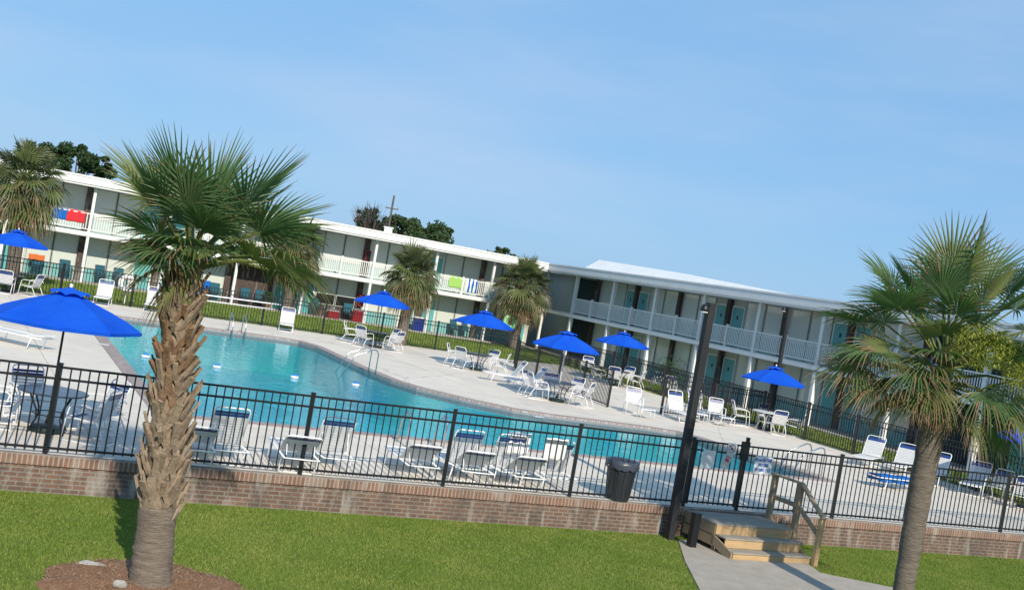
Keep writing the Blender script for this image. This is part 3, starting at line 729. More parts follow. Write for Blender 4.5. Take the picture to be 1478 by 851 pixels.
def right_palm():
    base = G(1296, 905, LZ)
    D = base.y
    topw = AY(1352, 590, D)
    t = empty('palm_tree', base); tag(t, 'large fan palm with smooth grey trunk and yellow blossom, rightmost foreground', 'palm tree', 'foreground palms')
    tl = topw-base
    mb = MB(); trunk(mb, (0, 0, -.1), tl, .165, .215, 18, 40, 4, bend=-.03); mb.build('trunk', M_trunkr, t, smooth=True)
    mb = MB(); rnd = random.Random(3)
    for i in range(30):
        a = i*2.4; c = tl+Vector((0, 0, -.35+.03*i*.5)); d = Vector((math.cos(a), math.sin(a), 0))
        mb.beam(c+d*.22, c+d*(.36)+Vector((0, 0, .2)), .09, .03)
    mb.build('frond_stubs', M_boot, t)
    mb = MB(); rnd = random.Random(22)
    rb = -ROL
    def fan(adeg, toward, pet, Lf, dr, dry, h=0, spread=118, ns=42):
        a = R(adeg)+rb; v = Vector((math.cos(a), -toward, math.sin(a))).normalized()
        fan_leaf(mb, tl+Vector((0, 0, h+.45)), math.atan2(v.y, v.x), math.asin(v.z), pet, Lf, ns, R(spread), dr, dry, rnd, cup=.25, pr=.022)
    mb.tube([tl-Vector((0, 0, .1)), tl+Vector((.04, 0, .4)), tl+Vector((.10, 0, .95))], [.2, .15, .05], 8, 3)
    for arg in [(95, 0, 1.5, 1.15, .06, .1, .45), (80, -.3, 1.55, 1.15, .08, .1, .45), (70, .2, 1.5, 1.1, .12, .1, .45), (108, .1, 1.5, 1.1, .08, .1, .4), (101, -.5, 1.35, 1.1, .12, .1, .4), (118, .3, 1.3, 1.0, .15, .2, .3),
                (58, 0, 1.5, 1.1, .2, .1, .4), (48, .3, 1.4, 1.05, .25, .1, .35), (88, .5, 1.2, 1.05, .15, .1, .4), (132, .1, 1.45, .95, .15, .3, .2), (143, .3, 1.4, .95, .22, .35, .2), (154, 0, 1.4, .95, .3, .4, .1), (166, .3, 1.25, .9, .4, .6), (176, 0, 1.3, .9, .5, .7),
                (186, .5, 1.0, .8, .6, .8), (196, -.2, 1.05, .8, .7, .8), (128, .9, 1.0, .9, .3, .2, .2), (92, 1.2, 1.0, .9, .4, .2, .2), (62, 1.1, 1.1, .9, .4, .2, .2),
                (35, 0, 1.45, .95, .4, .2, .2), (22, .3, 1.4, .95, .5, .3, .1), (10, -.2, 1.35, .9, .6, .4), (0, .4, 1.2, .85, .75, .5), (-12, 0, 1.1, .8, .85, .7), (205, .6, .75, .65, .75, .7), (222, .9, .45, .55, .85, .8, .1), (245, 1.1, .35, .5, .9, .8, .1),
                (-30, .6, .7, .65, .8, .7), (-60, 1, .35, .5, .9, .8, .1), (212, -.4, .7, .7, .9, .9), (158, 1.2, .8, .85, .5, .5, .1), (186, 1.4, .6, .75, .7, .7), (20, 1.3, .8, .8, .6, .4), (150, .5, 1.75, 1.0, .25, .2, .2), (162, 0, 1.7, 1.0, .35, .3, .1), (172, .4, 1.65, .95, .45, .35), (181, .1, 1.55, .9, .55, .7), (139, -.2, 1.6, 1.0, .18, .15, .3), (190, .3, 1.25, .8, .6, .7), (200, .5, 1.0, .7, .7, .75), (212, .9, .7, .6, .8, .75, .1), (270, 1.3, .45, .5, .9, .8, .15), (75, .7, 1.3, 1.05, .2, .1, .4), (115, .8, 1.2, 1.0, .25, .15, .3), (45, .7, 1.4, 1.0, .3, .1, .3), (140, 1.3, 1.0, .9, .45, .4, .1), (170, 1.0, 1.1, .85, .6, .7), (100, -1.2, 1.1, 1.0, .3, .1, .3), (150, -1, 1.0, .9, .4, .4, .1), (40, -1, 1.2, .95, .4, .2, .2)]:
        fan(*arg)
    mb.build('crown', PM, t)
    mb = MB(); rnd = random.Random(9)
    for cx, cy, cz, rr in ((.10, -1.15, 1.15, .42), (.95, -1.05, .78, .34)):
        for i in range(int(2600*rr/.36*(.35 if rr < .2 else 1))):
            while True:
                d = Vector((rnd.uniform(-1, 1), rnd.uniform(-1, 1), rnd.uniform(-1, 1)))
                if d.length < 1: break
            p = tl+Vector((cx, cy, cz))+Vector((d.x*rr*1.25, d.y*rr, d.z*rr*.9))
            e = Vector((rnd.uniform(-1, 1), rnd.uniform(-1, 1), rnd.uniform(-1.4, .6)))*.035; s2 = Vector((e.y, -e.x, e.z*.3)).normalized()*.007
            mb.add([p-s2, p+s2, p+e+s2, p+e-s2], [(0, 1, 2, 3)])
        mb.tube([tl, tl+Vector((cx, cy, cz))*.6+Vector((0, 0, .1)), tl+Vector((cx, cy, cz))], [.02, .015, .01], 5)
    mb.build('blossom', [M_flower], t)
right_palm()
GP = 'palms in the grass strip'
def midpalm(label, bx, by, tx, ty, r, n, pet, Lf, seed, **kw):
    b = G(bx, by, -.03); t = AY(tx, ty, b.y); palm('palm_tree', label, b, t, r*1.15, r, int(n*1.25), pet*.95, Lf*.86, 22, seed, GP, **kw)
midpalm('fan palm at the far left edge beside the towel covered balcony', 15, 412, 36, 262, .28, 50, 1.25, 1.25, 31, dryness=.55, thickness=1.6, droopk=1.1)
midpalm('fan palm half hidden behind the drooping leaf of the big left palm', 412, 452, 432, 352, .26, 48, 1.1, 1.15, 32, dryness=.6, thickness=1.6, droopk=1.2)
midpalm('round headed fan palm behind the second small umbrella table', 577, 498, 596, 395, .25, 54, .98, 1.08, 33, dryness=.5, thickness=1.6, droopk=1.15)
midpalm('fan palm in the corner where the two hotel wings meet', 741, 502, 757, 412, .26, 54, 1.3, 1.3, 34, dryness=.6, thickness=1.6, droopk=1.15)

# ------------------------------------------------------------------ broadleaf trees behind
def tree(label, px, py_top, Y, wpx, hgt, seed, leaves=5000, m=M_tree, bare=0):
    top = AY(px, py_top, Y); x = top.x; H = top.z
    t = empty('broadleaf_tree', (x, Y, -.03)); tag(t, label, 'tree', 'trees behind the hotel roof')
    rnd = random.Random(seed); Rw = wpx*Y/F0/2
    mb = MB(); z0 = H*.35
    mb.tube([(0, 0, 0), (rnd.uniform(-.2, .2), 0, z0*.6), (0, 0, z0)], [.35, .28, .22], 8)
    cl = []
    for i in range(38 if not bare else 26):
        a = rnd.uniform(0, 6.28); rr = math.sqrt(rnd.random())*Rw*.78; z = H-hgt*(.12+.8*rnd.random()*(rr/Rw*.6+.4))-.25*hgt*(rr/Rw)**2
        e = Vector((math.cos(a)*rr, math.sin(a)*rr, z)); cl.append((e, rnd.uniform(.09, .24)*Rw))
        m1 = Vector((e.x*.4, e.y*.4, z0+(z-z0)*.5)); mb.tube([(0, 0, z0*.9), m1, e], [.16, .09, .02], 5)
        if bare:
            for q in range(14):
                v = Vector((rnd.uniform(-1, 1), rnd.uniform(-1, 1), rnd.uniform(-.2, 1)))*.9; mb.tube([m1.lerp(e, rnd.random()), e+v], [.03, .008], 4)
    mb.build('trunk', M_bark, t)
    mb = MB()
    for i in range(leaves):
        c, r = rnd.choice(cl)
        d = Vector((rnd.gauss(0, 1), rnd.gauss(0, 1), rnd.gauss(0, 1))).normalized()*r*(rnd.random()**.4)
        p = c+Vector((d.x, d.y, d.z*.75)); s = rnd.uniform(.07, .16)
        u = Vector((rnd.gauss(0, 1), rnd.gauss(0, 1), rnd.gauss(0, 1))).normalized(); w = u.cross(Vector((rnd.gauss(0, 1), rnd.gauss(0, 1), rnd.gauss(0, 1)))).normalized()
        mb.add([p-u*s, p+w*s*.6, p+u*s, p-w*s*.6], [(0, 1, 2, 3)])
    mb.build('crown', m, t)
tree('dark dense tree behind the roof between the two left palms', 120, 204, 92, 120, 4.0, 1, 13000)
tree('dark tree showing behind the crown of the far left palm', 60, 200, 94, 80, 3.6, 2, 7000)
tree('grey half bare tree left of the utility pole', 543, 294, 98, 70, 3.6, 3, 1300, M_tree, 1)
tree('bushy green tree right of the utility pole above the roof', 620, 316, 98, 140, 4.0, 4, 14000, M_tree2)
tree('rounded green tree joining the utility pole and the bushy tree', 584, 306, 100, 90, 3.6, 14, 8000, M_tree2)
tree('low green tree top showing above the corner roof', 722, 352, 100, 60, 3, 5, 5000, M_tree2)
tree('dark tree behind the leaves of the big left palm', 345, 275, 94, 60, 3, 6, 5000)
up = AY(569, 282, 96)
t = empty('utility_pole', (up.x, up.y, 0)); tag(t, 'wooden utility pole with crossarm rising behind the hotel roof', 'utility pole')
MB().tube([(0, 0, 0), (0, 0, up.z)], [.13, .08], 10).build('pole', M_bark, t, smooth=True)
MB().box(-.55, .55, -.04, .04, up.z-1.16, up.z-1.08).build('crossarm', M_bark, t)
for dx in (-.48, .0, .48): MB().lathe([(.05, up.z-1.08), (.06, up.z-1.0), (.03, up.z-.93)], 8, (dx, 0)).build('insulator', M_rock, t)
v = AY(561, 330, 76)
t = empty('roof_vent', (v.x, v.y, 5.72)); tag(t, 'small white boxy vent on the flat roof below the utility pole', 'roof vent')
MB().box(-.25, .25, -.2, .2, 0, .45).build('housing', M_white, t); MB().box(-.31, .31, -.26, .26, .451, .52).build('cap', M_sign, t)

# ------------------------------------------------------------------ lamp poles
def lamp_pole(label, base, topz, w, headdir, arm=.35):
    t = empty('lamp_pole', base, FA); tag(t, label, 'lamp pole', 'dark pool lamp poles')
    h = topz-base.z
    MB().box(-w/2, w/2, -w/2, w/2, -.1, h).build('pole', M_darkpole, t, bevel=.012)
    x = headdir
    f = MB(); f.tube([(0, 0, h-.12), (x*arm*.6, -.05, h-.06), (x*arm, -.08, h-.1)], .018, 6); f.build('arm', M_blackmetal, t)
    a = MB(); a.lathe([(.02, h-.04), (.06, h-.06), (.10, h-.16), (.085, h-.19)], 12, (x*arm, -.08)); a.build('lamp_head', M_blackmetal, t, smooth=True)
    MB().lathe([(.075, h-.215), (.075, h-.192)], 12, (x*arm, -.08)).build('lens', M_sign, t)
lb = G(966, 778, LZ)
lamp_pole('thick dark square lamp pole standing in the lawn beside the wooden steps', lb, AY(1031, 438, lb.y).z, .155, -1, .2)
l2 = Vector((12.15, 45.6, 0))
l2 = G(1108, 611, 0)*0+Vector((11.25, 46.25, 0))
l2v = AY(1140, 443, 46.25); l2 = Vector((l2v.x-.0, 46.25, 0))
lamp_pole('slim dark lamp pole behind the umbrella in front of the right wing', l2, l2v.z, .13, -1, .35)

# ------------------------------------------------------------------ steps
def steps():
    t = empty('wooden_steps', fl(15.0, -.02, LZ), FA); tag(t, 'weathered wooden platform steps with handrail leading up to the gate', 'steps')
    # local: +y towards the deck, -y towards the lawn
    w0, w1 = -1.02, .98; H = -LZ-.04
    # top platform boards
    for i in range(7):
        y0 = -.15-.155*i
        MB().box(w0, w1, y0-.148, y0, H-.035, H).build('platform_board', M_wood, t, bevel=.004)
    yf = -.15-.155*7
    MB().box(w0+.01, w1-.01, yf+.0, yf+.035, H-.22, H-.037).build('riser', M_woodnew, t, bevel=.003)
    MB().box(w0+.0, w0+.04, yf+.04, -.15, H-.24, H-.037).box(w0+.0, w0+.04, yf+.04, -.15, H-.46, H-.26).build('side_board', M_woodpost, t)
    MB().box(w1-.05, w1-.01, yf+.04, -.15, H-.24, H-.037).build('side_board', M_woodpost, t)
    rz = H-.22
    for k in range(2):
        z = H-.205*(k+1); y0 = yf-.30*k
        MB().box(w0+.03, w1+.06, y0-.31, y0-.002, z-.035, z).build('tread', M_wood, t, bevel=.004)
        MB().box(w0+.05, w1+.04, y0-.29, y0-.255, z-.205, z-.037).build('riser', M_woodnew, t, bevel=.003)
    # stringer
    s = MB(); prof = [(yf+.1, H-.24), (yf-.0, H-.25), (yf-.58, H-.43), (yf-.58, .0), (yf-.45, .0), (yf+.1, H-.42)]
    for x in (w0+.0, w1+.0):
        vs = [(x, y, z) for y, z in prof]+[(x+.038, y, z) for y, z in prof]; n = 6
        s = MB(); s.add(vs, [(i, (i+1) % n, n+(i+1) % n, n+i) for i in range(n)]+[tuple(range(n))[::-1], tuple(range(n, 2*n))]); s.build('stringer', M_woodpost, t)
    for x in (w0+.06, w1-.12):
        MB().box(x, x+.09, yf+.05, yf+.14, 0, H-.24).build('leg', M_woodpost, t)
    # handrail on the right
    xr = w1+.02
    MB().box(xr-.02, xr+.08, -.42, -.30, .0, H+.95).build('rail_post', M_woodpost, t, bevel=.005)
    MB().box(xr-.02, xr+.08, yf-.02, yf+.10, .0, H+.95).build('rail_post', M_woodpost, t, bevel=.005)
    MB().box(xr+.03, xr+.13, yf-.72, yf-.62, -.0, H+.40).build('rail_post', M_woodnew, t, bevel=.005)
    a = Vector((xr+.03, -.26, H+.97)); b = Vector((xr+.03, yf+.02, H+.97)); c = Vector((xr+.07, yf-.74, H+.41))
    MB().beam(a, b, .12, .04).build('handrail', M_woodpost, t, bevel=.004); MB().beam(b, c, .12, .04).build('handrail', M_woodpost, t, bevel=.004)
    MB().beam(a+Vector((0, 0, -.48)), b+Vector((0, 0, -.48)), .04, .09).build('mid_rail', M_woodpost, t); MB().beam(b+Vector((0, 0, -.48)), c+Vector((0, .12, -.34)), .04, .09).build('mid_rail', M_woodpost, t)
steps()
bp_ = G(997, 790, LZ)
t = empty('short_post', bp_, FA); tag(t, 'short black post at the left side of the wooden steps', 'post')
MB().box(-.075, .075, -.075, .075, -.1, .70).build('shaft', M_blackmetal, t, bevel=.008); MB().box(-.085, .085, -.085, .085, .701, .72).build('cap', M_blackmetal, t)

# ------------------------------------------------------------------ signs on gate
def text_mesh(txt, size, name, m, parent, loc, width=1.0):
    cu = bpy.data.curves.new(name, 'FONT'); cu.body = txt; cu.size = size; cu.align_x = 'CENTER'; cu.align_y = 'CENTER'; cu.extrude = .001; cu.offset = .0035
    o = bpy.data.objects.new(name+'_tmp', cu); col.objects.link(o)
    dg = bpy.context.evaluated_depsgraph_get(); me = bpy.data.meshes.new_from_object(o.evaluated_get(dg))
    bpy.data.objects.remove(o); me.materials.clear(); me.materials.append(m); me.name = name
    q = bpy.data.objects.new(name, me); col.objects.link(q); q.parent = parent; q.location = loc; q.rotation_euler = (R(90), 0, 0); q.scale = (width, 1, 1)
    return q
def sign(name, label, s, z, w, h, m, tilt=0, n=-.03):
    t = empty(name, fl(s, n, z), FA); t.rotation_euler = (0, tilt, FA) if tilt else (0, 0, FA)
    tag(t, label, 'sign', 'signs on the gate')
    MB().box(-w/2, w/2, -.004, .004, -h/2, h/2).build('board', m, t, bevel=.002)
    return t
t = sign('sign', 'white sign with blue shower wording on the fence right of the gate', 15.95, FH-.42, .50, .40, M_sign, n=-.012)
text_mesh('Please', .10, 'lettering', M_signblue, t, (-.14, -.006, .11), .9)
text_mesh('SHOWER', .10, 'lettering', M_signblue, t, (.10, -.006, .11), .62)
text_mesh('BEFORE', .09, 'lettering', M_signblue, t, (0, -.006, 0), .9)
text_mesh('ENTERING POOL', .09, 'lettering', M_signblue, t, (0, -.006, -.11), .62)
t = sign('sign', 'plain pale blue notice board at the left side of the gate', 14.45, FH-.42, .34, .40, M_sign, R(2), n=-.008)
b = MB()
for i in range(8): b.box(-.12, .12-.03*(i % 3), -.0055, -.0045, .13-.035*i, .138-.035*i)
b.build('faint_print', M_paper, t)
t = sign('sign', 'square no diving sign with crossed circle at the top of the gate', 15.02, FH-.13, .24, .24, M_sign, n=-.02)
b = MB(); pts = [(math.cos(i*math.pi/10)*.085, -.008, math.sin(i*math.pi/10)*.085) for i in range(20)]
b.tube(pts, .007, 4, closed=True); b.beam((-.06, -.008, .06), (.06, -.008, -.06), .006, .014); b.build('crossed_circle', M_signred, t)
b = MB().beam((-.035, -.0065, -.03), (.01, -.0065, .02), .004, .026).beam((.0, -.0065, .02), (.03, -.0065, -.02), .004, .018).lathe([(.0, -.001), (.018, 0)], 8)
b = MB().beam((-.035, -.0065, -.03), (.01, -.0065, .02), .004, .026).beam((.0, -.0065, .02), (.03, -.0065, -.02), .004, .018); b.build('figure', M_signblack, t)
t = sign('sign', 'faded paper notice hanging crooked under the no diving sign', 14.93, FH-.40, .20, .36, M_paper, R(22), n=-.03)
b = MB().box(-.07, .07, -.0055, -.0045, .08, .10).box(-.07, .04, -.0055, -.0045, .04, .055).box(-.06, .05, -.0055, -.0045, -.02, .03); b.build('faded_print', M_signred, t)

# ------------------------------------------------------------------ furniture prototypes (front = +y)
def strap_rows(mb, a, b, wid, n, gap=.3, th=.006, sagn=0, mi=0, sel=None):
    a = Vector(a); b = Vector(b); d = (b-a); L = d.length; u = d.normalized()
    for i in range(n):
        if sel is not None and (i in sel) != (mi == 1): continue
        p = a+d*((i+gap/2)/n); q = a+d*((i+1-gap/2)/n)
        nrm = u.cross(Vector((1, 0, 0)))
        vs = [p+Vector((-wid/2, 0, 0)), p+Vector((wid/2, 0, 0)), q+Vector((wid/2, 0, 0)), q+Vector((-wid/2, 0, 0))]
        vs += [v+nrm*th for v in vs]
        mb.add(vs, [(0, 1, 2, 3), (7, 6, 5, 4), (0, 4, 5, 1), (1, 5, 6, 2), (2, 6, 7, 3), (3, 7, 4, 0)])
def hloop(y0, z0, y1, z1, w, r=.07):     # inverted U loop for back frame
    a = Vector((0, y0, z0)); b = Vector((0, y1, z1)); u = (b-a).normalized(); X = Vector((1, 0, 0))
    return [a-X*w/2, b-X*w/2-u*r, b-X*(w/2-r*.3)-u*r*.3, b-X*(w/2-r), b+X*(w/2-r), b+X*(w/2-r*.3)-u*r*.3, b+X*w/2-u*r, a+X*w/2]
def make_chair():
    t = empty('patio_chair'); w = .56
    f = MB()
    f.tube(hloop(-.20, .38, -.42, .96, w), .0135, 6)
    f.tube([(-w/2, .26, .42), (-w/2, -.2, .38)], .0135, 6); f.tube([(w/2, .26, .42), (w/2, -.2, .38)], .0135, 6); f.tube([(-w/2, .26, .42), (w/2, .26, .42)], .0135, 6)
    f.build('frame', M_whitemetal, t, smooth=True)
    for sx in (-1, 1):
        x = sx*(w/2+.02)
        MB().tube([(x, .34, .0), (x, .30, .40), (x, .26, .60), (x, .18, .655), (x, -.1, .655), (x, -.32, .64), (x, -.36, .60)], .0135, 6).build('arm', M_whitemetal, t, smooth=True)
        MB().tube([(x, .34, .012), (x, -.44, .012), (x, -.36, .2), (x, -.24, .40)], .0135, 6).build('leg', M_whitemetal, t, smooth=True)
    f = MB(); f.tube([(-w/2, -.44, .012), (w/2, -.44, .012)], .012, 6); f.build('stretcher', M_whitemetal, t)
    s = MB(); strap_rows(s, (0, -.19, .385), (0, .25, .425), w, 8, .18, sel=(6, 7), mi=0); s.build('seat', M_strap, t)
    s = MB(); strap_rows(s, (0, -.19, .385), (0, .25, .425), w, 8, .18, sel=(6, 7), mi=1); s.build('seat_band', M_blueband, t)
    s = MB(); strap_rows(s, (0, -.215, .42), (0, -.395, .89), w, 9, .18, sel=(7, 8), mi=0); s.build('backrest', M_strap, t)
    s = MB(); strap_rows(s, (0, -.215, .42), (0, -.395, .89), w, 9, .18, sel=(7, 8), mi=1); s.build('back_band', M_blueband, t)
    return t
def make_lounger(ang=58, low=False):
    t = empty('sun_lounger'); w = .62
    bl_ = .78; a = R(ang); hy, hz = -.30, .34; ty, tz = hy-math.cos(a)*bl_, hz+math.sin(a)*bl_
    f = MB(); f.tube([(-w/2, -.98, .33), (-w/2, .86, .33), (-w/2+.07, .93, .33), (w/2-.07, .93, .33), (w/2, .86, .33), (w/2, -.98, .33)], .016, 6); f.tube([(-w/2, -.98, .33), (w/2, -.98, .33)], .014, 6)
    f.build('frame', M_whitemetal, t, smooth=True)
    for y in (-.75, .55):
        f = MB(); f.tube([(-w/2, y, .33), (-w/2-.01, y+.10, .02), (-w/2+.02, y+.16, .014), (w/2-.02, y+.16, .014), (w/2+.01, y+.10, .02), (w/2, y, .33)], .015, 6); f.build('leg', M_whitemetal, t, smooth=True)
    f = MB(); f.tube(hloop(hy, hz, ty, tz, w), .015, 6); 
    if ang > 10:
        u = .55; py_, pz_ = hy-math.cos(a)*bl_*u, hz+math.sin(a)*bl_*u
        for sx in (-1, 1): f.tube([(sx*w*.4, py_, pz_), (sx*w*.4, py_-.12, .35)], .010, 5)
    f.build('back_frame', M_whitemetal, t, smooth=True)
    s = MB(); strap_rows(s, (0, -.27, .335), (0, .92, .335), w, 20, .16); s.build('seat', M_strap, t)
    by, bz = hy-math.cos(a)*bl_*.90, hz+math.sin(a)*bl_*.90
    s = MB(); strap_rows(s, (0, hy, hz), (0, by, bz), w, 12, .16, sel=(10, 11), mi=0); s.build('backrest', M_strap, t)
    s = MB(); strap_rows(s, (0, hy, hz), (0, by, bz), w, 12, .16, sel=(10, 11), mi=1); s.build('head_band', M_blueband, t)
    return t
def make_ottoman():
    t = empty('ottoman'); w = .5
    for y in (-.22, .22): MB().tube([(-w/2, y, 0), (-w/2, y, .36), (w/2, y, .36), (w/2, y, 0)], .014, 6).build('leg_frame', M_whitemetal, t, smooth=True)
    f = MB(); 
    for x in (-w/2, w/2): f.tube([(x, -.22, .37), (x, .22, .37)], .014, 6)
    f.build('side_rail', M_whitemetal, t)
    s = MB(); strap_rows(s, (0, -.22, .38), (0, .22, .38), w, 8, .16, sel=(3, 4), mi=0); s.build('seat', M_strap, t)
    s = MB(); strap_rows(s, (0, -.22, .38), (0, .22, .38), w, 8, .16, sel=(3, 4), mi=1); s.build('seat_band', M_blueband, t)
    return t
def make_lowchair():
    t = empty('low_beach_chair'); w = .56
    f = MB(); f.tube(hloop(-.18, .22, -.52, .66, w, .03), .0135, 6); f.tube([(-w/2, .30, .28), (-w/2, -.18, .22)], .0135, 6); f.tube([(w/2, .30, .28), (w/2, -.18, .22)], .0135, 6); f.tube([(-w/2, .3, .28), (w/2, .3, .28)], .0135, 6); f.build('frame', M_whitemetal, t, smooth=True)
    for sx in (-1, 1):
        x = sx*(w/2+.02)
        MB().tube([(x, .34, .0), (x, .32, .26), (x, .24, .42), (x, -.2, .43), (x, -.40, .40), (x, -.46, .22), (x, -.40, .012), (x, .34, .012)], .0135, 6).build('arm', M_whitemetal, t, smooth=True)
    s = MB(); strap_rows(s, (0, -.17, .225), (0, .29, .285), w, 8, .12); s.build('seat', M_strap, t)
    s = MB(); strap_rows(s, (0, -.19, .25), (0, -.51, .645), w, 9, .12); s.build('backrest', M_strap, t)
    return t
def make_table(white=False):
    t = empty('patio_table')
    MB().lathe([(.0, .695), (.56, .695), (.60, .705), (.605, .72), (.59, .732), (.0, .735)], 32, cap=False).build('tabletop', M_sign if white else M_table, t, smooth=False)
    for k in range(4):
        a = R(45+90*k); c, s = math.cos(a), math.sin(a)
        MB().tube([(c*.48, s*.48, .69), (c*.30, s*.30, .4), (c*.28, s*.28, .25), (c*.42, s*.42, .01)], .016, 6).build('leg', M_whitemetal if white else M_blackmetal, t, smooth=True)
    MB().tube([(math.cos(R(45+i*22.5))*.29, math.sin(R(45+i*22.5))*.29, .32) for i in range(16)], .01, 5, closed=True).build('ring', M_whitemetal if white else M_blackmetal, t)
    return t
def make_umbrella(lift=0, white_pole=False):
    t = empty('patio_umbrella'); zt = 2.62+lift; rc = 1.32; n = 8; drop = .60
    # canopy
    mb = MB(); rings = [(.17, .10), (.45, .215), (.75, .325), (1.05, .45), (rc, drop)]
    sub = 4; vs = []; M = n*sub
    for ri, (r, d) in enumerate(rings):
        for j in range(M):
            a = 2*math.pi*j/M; f = (j % sub)/sub; edge = 1-4*f*(1-f)
            rr = r*(1-.075*(1-edge)*(1 if r > .2 else 0)); sag = -.035*(1-edge)*(r/rc)
            vs.append((math.cos(a)*rr, math.sin(a)*rr, zt-d+sag+(-.0 if ri < len(rings)-1 else .03*(1-edge))))
    fs = [(i*M+j, i*M+(j+1) % M, (i+1)*M+(j+1) % M, (i+1)*M+j) for i in range(len(rings)-1) for j in range(M)]
    mb.add(vs, fs)
    last = (len(rings)-1)*M                           # short hem
    hv = [vs[last+j] for j in range(M)]; hv2 = [(v[0]*1.0, v[1]*1.0, v[2]-.05) for v in hv]
    mb.add(hv+hv2, [(j, (j+1) % M, M+(j+1) % M, M+j) for j in range(M)])
    c = mb.build('canopy', M_canopy, t)
    so = c.modifiers.new('cloth', 'SOLIDIFY'); so.thickness = .004
    v = MB(); vs = []
    for r, d in ((.02, .0), (.16, .045), (.34, .125)):
        for j in range(M):
            a = 2*math.pi*j/M; f = (j % sub)/sub; edge = 1-4*f*(1-f)
            vs.append((math.cos(a)*r, math.sin(a)*r, zt+.01-d+(.05*(1-edge) if r > .3 else 0)))
    v.add(vs, [(i*M+j, i*M+(j+1) % M, (i+1)*M+(j+1) % M, (i+1)*M+j) for i in range(2) for j in range(M)]); v.build('vent', M_canopy, t)
    MB().lathe([(.012, zt), (.03, zt+.02), (.03, zt+.06), (.0, zt+.08)], 8).build('finial', M_whitemetal, t, smooth=True)
    MB().tube([(0, 0, .1), (0, 0, zt-.02)], .021, 8).build('pole', M_whitemetal if white_pole else M_frame, t, smooth=True)
    for k in range(8):
        a = 2*math.pi*k/8; cc, ss = math.cos(a), math.sin(a)
        r = MB(); r.tube([(cc*.03, ss*.03, zt-.09), (cc*.75, ss*.75, zt-.345), (cc*1.3, ss*1.3, zt-drop-.005)], .008, 4); r.tube([(cc*.03, ss*.03, zt-.72), (cc*.68, ss*.68, zt-.335)], .006, 4)
        r.build('rib', M_frame, t)
    MB().lathe([(.30, 0.0), (.31, .05), (.28, .09), (.06, .11), (.035, .30)], 20).build('base', M_basedark, t, smooth=False)
    return t
protos = {}
used = {}
def place(kind, loc, rz, label, group=None, cat=None, variant=None, maker=None, scale=None):
    key = (kind, variant)
    if key not in protos: protos[key] = maker(); o = protos[key]
    else:
        o = copy_tree(protos[key]); 
    o.location = (loc[0], loc[1], loc[2] if len(loc) > 2 else 0); o.rotation_euler = (0, 0, rz)
    if scale: o.scale = scale
    tag(o, label, cat, group); 
    return o
def yaw(d): return math.atan2(d[1], d[0])-math.pi/2       # +y looks along d
def face(loc, tgt): return yaw((tgt[0]-loc[0], tgt[1]-loc[1]))
def chair(px, py, tgt, label, twist=0, world=None, grp='white strap patio chairs'):
    p = world if world is not None else G(px, py)
    return place('chair', p, face(p, tgt)+R(twist), label, grp, 'chair', None, make_chair)
def lounger(px, py, dirn, label, ang=58, world=None):
    p = world if world is not None else G(px, py)
    return place('lounger', p, yaw(dirn), label, 'white strap sun loungers', 'sun lounger', ang, lambda: make_lounger(ang))
def umb(px, py, label, lift=0, rot=0, wp=False):
    p = G(px, py); return place('umb', p, R(rot), label, 'blue pool umbrellas', 'umbrella', (lift, wp), lambda: make_umbrella(lift, wp))
def table(px, py, label, white=False, world=None):
    p = world if world is not None else G(px, py); return place('table', p, .3, label, 'round patio tables', 'table', white, lambda: make_table(white))

# umbrella + table sets -------------------------------------------------
def tset(px, py, ulabel, tlabel, chairs, lift=0, rot=0, wp=False, white=False, umbrella=True, upos=None):
    c = G(px, py)
    if umbrella: umb(px, py, ulabel, lift, rot, wp)
    if tlabel: table(px, py, tlabel, white)
    for (dx, dy, lab, tw) in chairs:
        chair(0, 0, c, lab, tw, world=c+Vector((dx, dy, 0)))
    return c
tset(67, 622, 'large open blue umbrella nearest the camera at the left', 'round dark table under the nearest umbrella behind the fence',
     [(.80, -.22, 'white strap chair at the right of the nearest table, beside the big palm trunk', 12), (-.80, -.30, 'white strap chair cut by the left edge, at the near side of the nearest table', -10),
      (.62, .66, 'white strap chair behind the nearest table, on its pool side', 8), (-.62, .62, 'white strap chair at the left far side of the nearest table', -5)], -.05, 10)
tset(12, 421, 'blue umbrella at the far left in front of the towel covered balcony', 'round dark table at the far left end of the pool deck',
     [(.95, -.15, 'white strap chair facing left at the far left table', 0), (.25, -.95, 'white strap chair with its back to the camera at the far left table', 0), (-.7, -.8, 'white strap chair at the left edge of the photo by the far left table', 0)], 0, 0)
place('umb', G(-42, 540)*0+Vector((-16.6, 33.6, 0)), 0, 'blue umbrella of which only the right tip shows at the left edge', 'blue pool umbrellas', 'umbrella', (0, False), lambda: make_umbrella(0, False))
table(0, 0, 'round dark table mostly outside the left edge of the photo', world=Vector((-16.6, 33.6, 0)))
tset(541, 501, 'blue umbrella beside the round headed palm', 'round dark table behind the curved pool ladder',
     [(-1.15, .0, 'white strap chair facing right at the table behind the pool ladder', 0), (-.45, -.85, 'white strap chair, back to camera, left near side of the pool ladder table', 0),
      (.85, -.55, 'white strap chair at the right near side of the pool ladder table', 0), (.55, .6, 'white strap chair at the far side of the pool ladder table', 0)], 0, 15)
tset(687, 534, 'blue umbrella left of the corner palm trunk', 'round dark table under the umbrella left of the fence corner',
     [(-1.0, .1, 'white strap chair at the far left of the table left of the fence corner', 0), (-.55, -.8, 'white strap chair, back to camera, at the table left of the fence corner', 0),
      (.45, .7, 'white strap chair behind the table left of the fence corner', 0), (.95, -.1, 'white strap chair facing left at the table left of the fence corner', 0)], 0, 5)
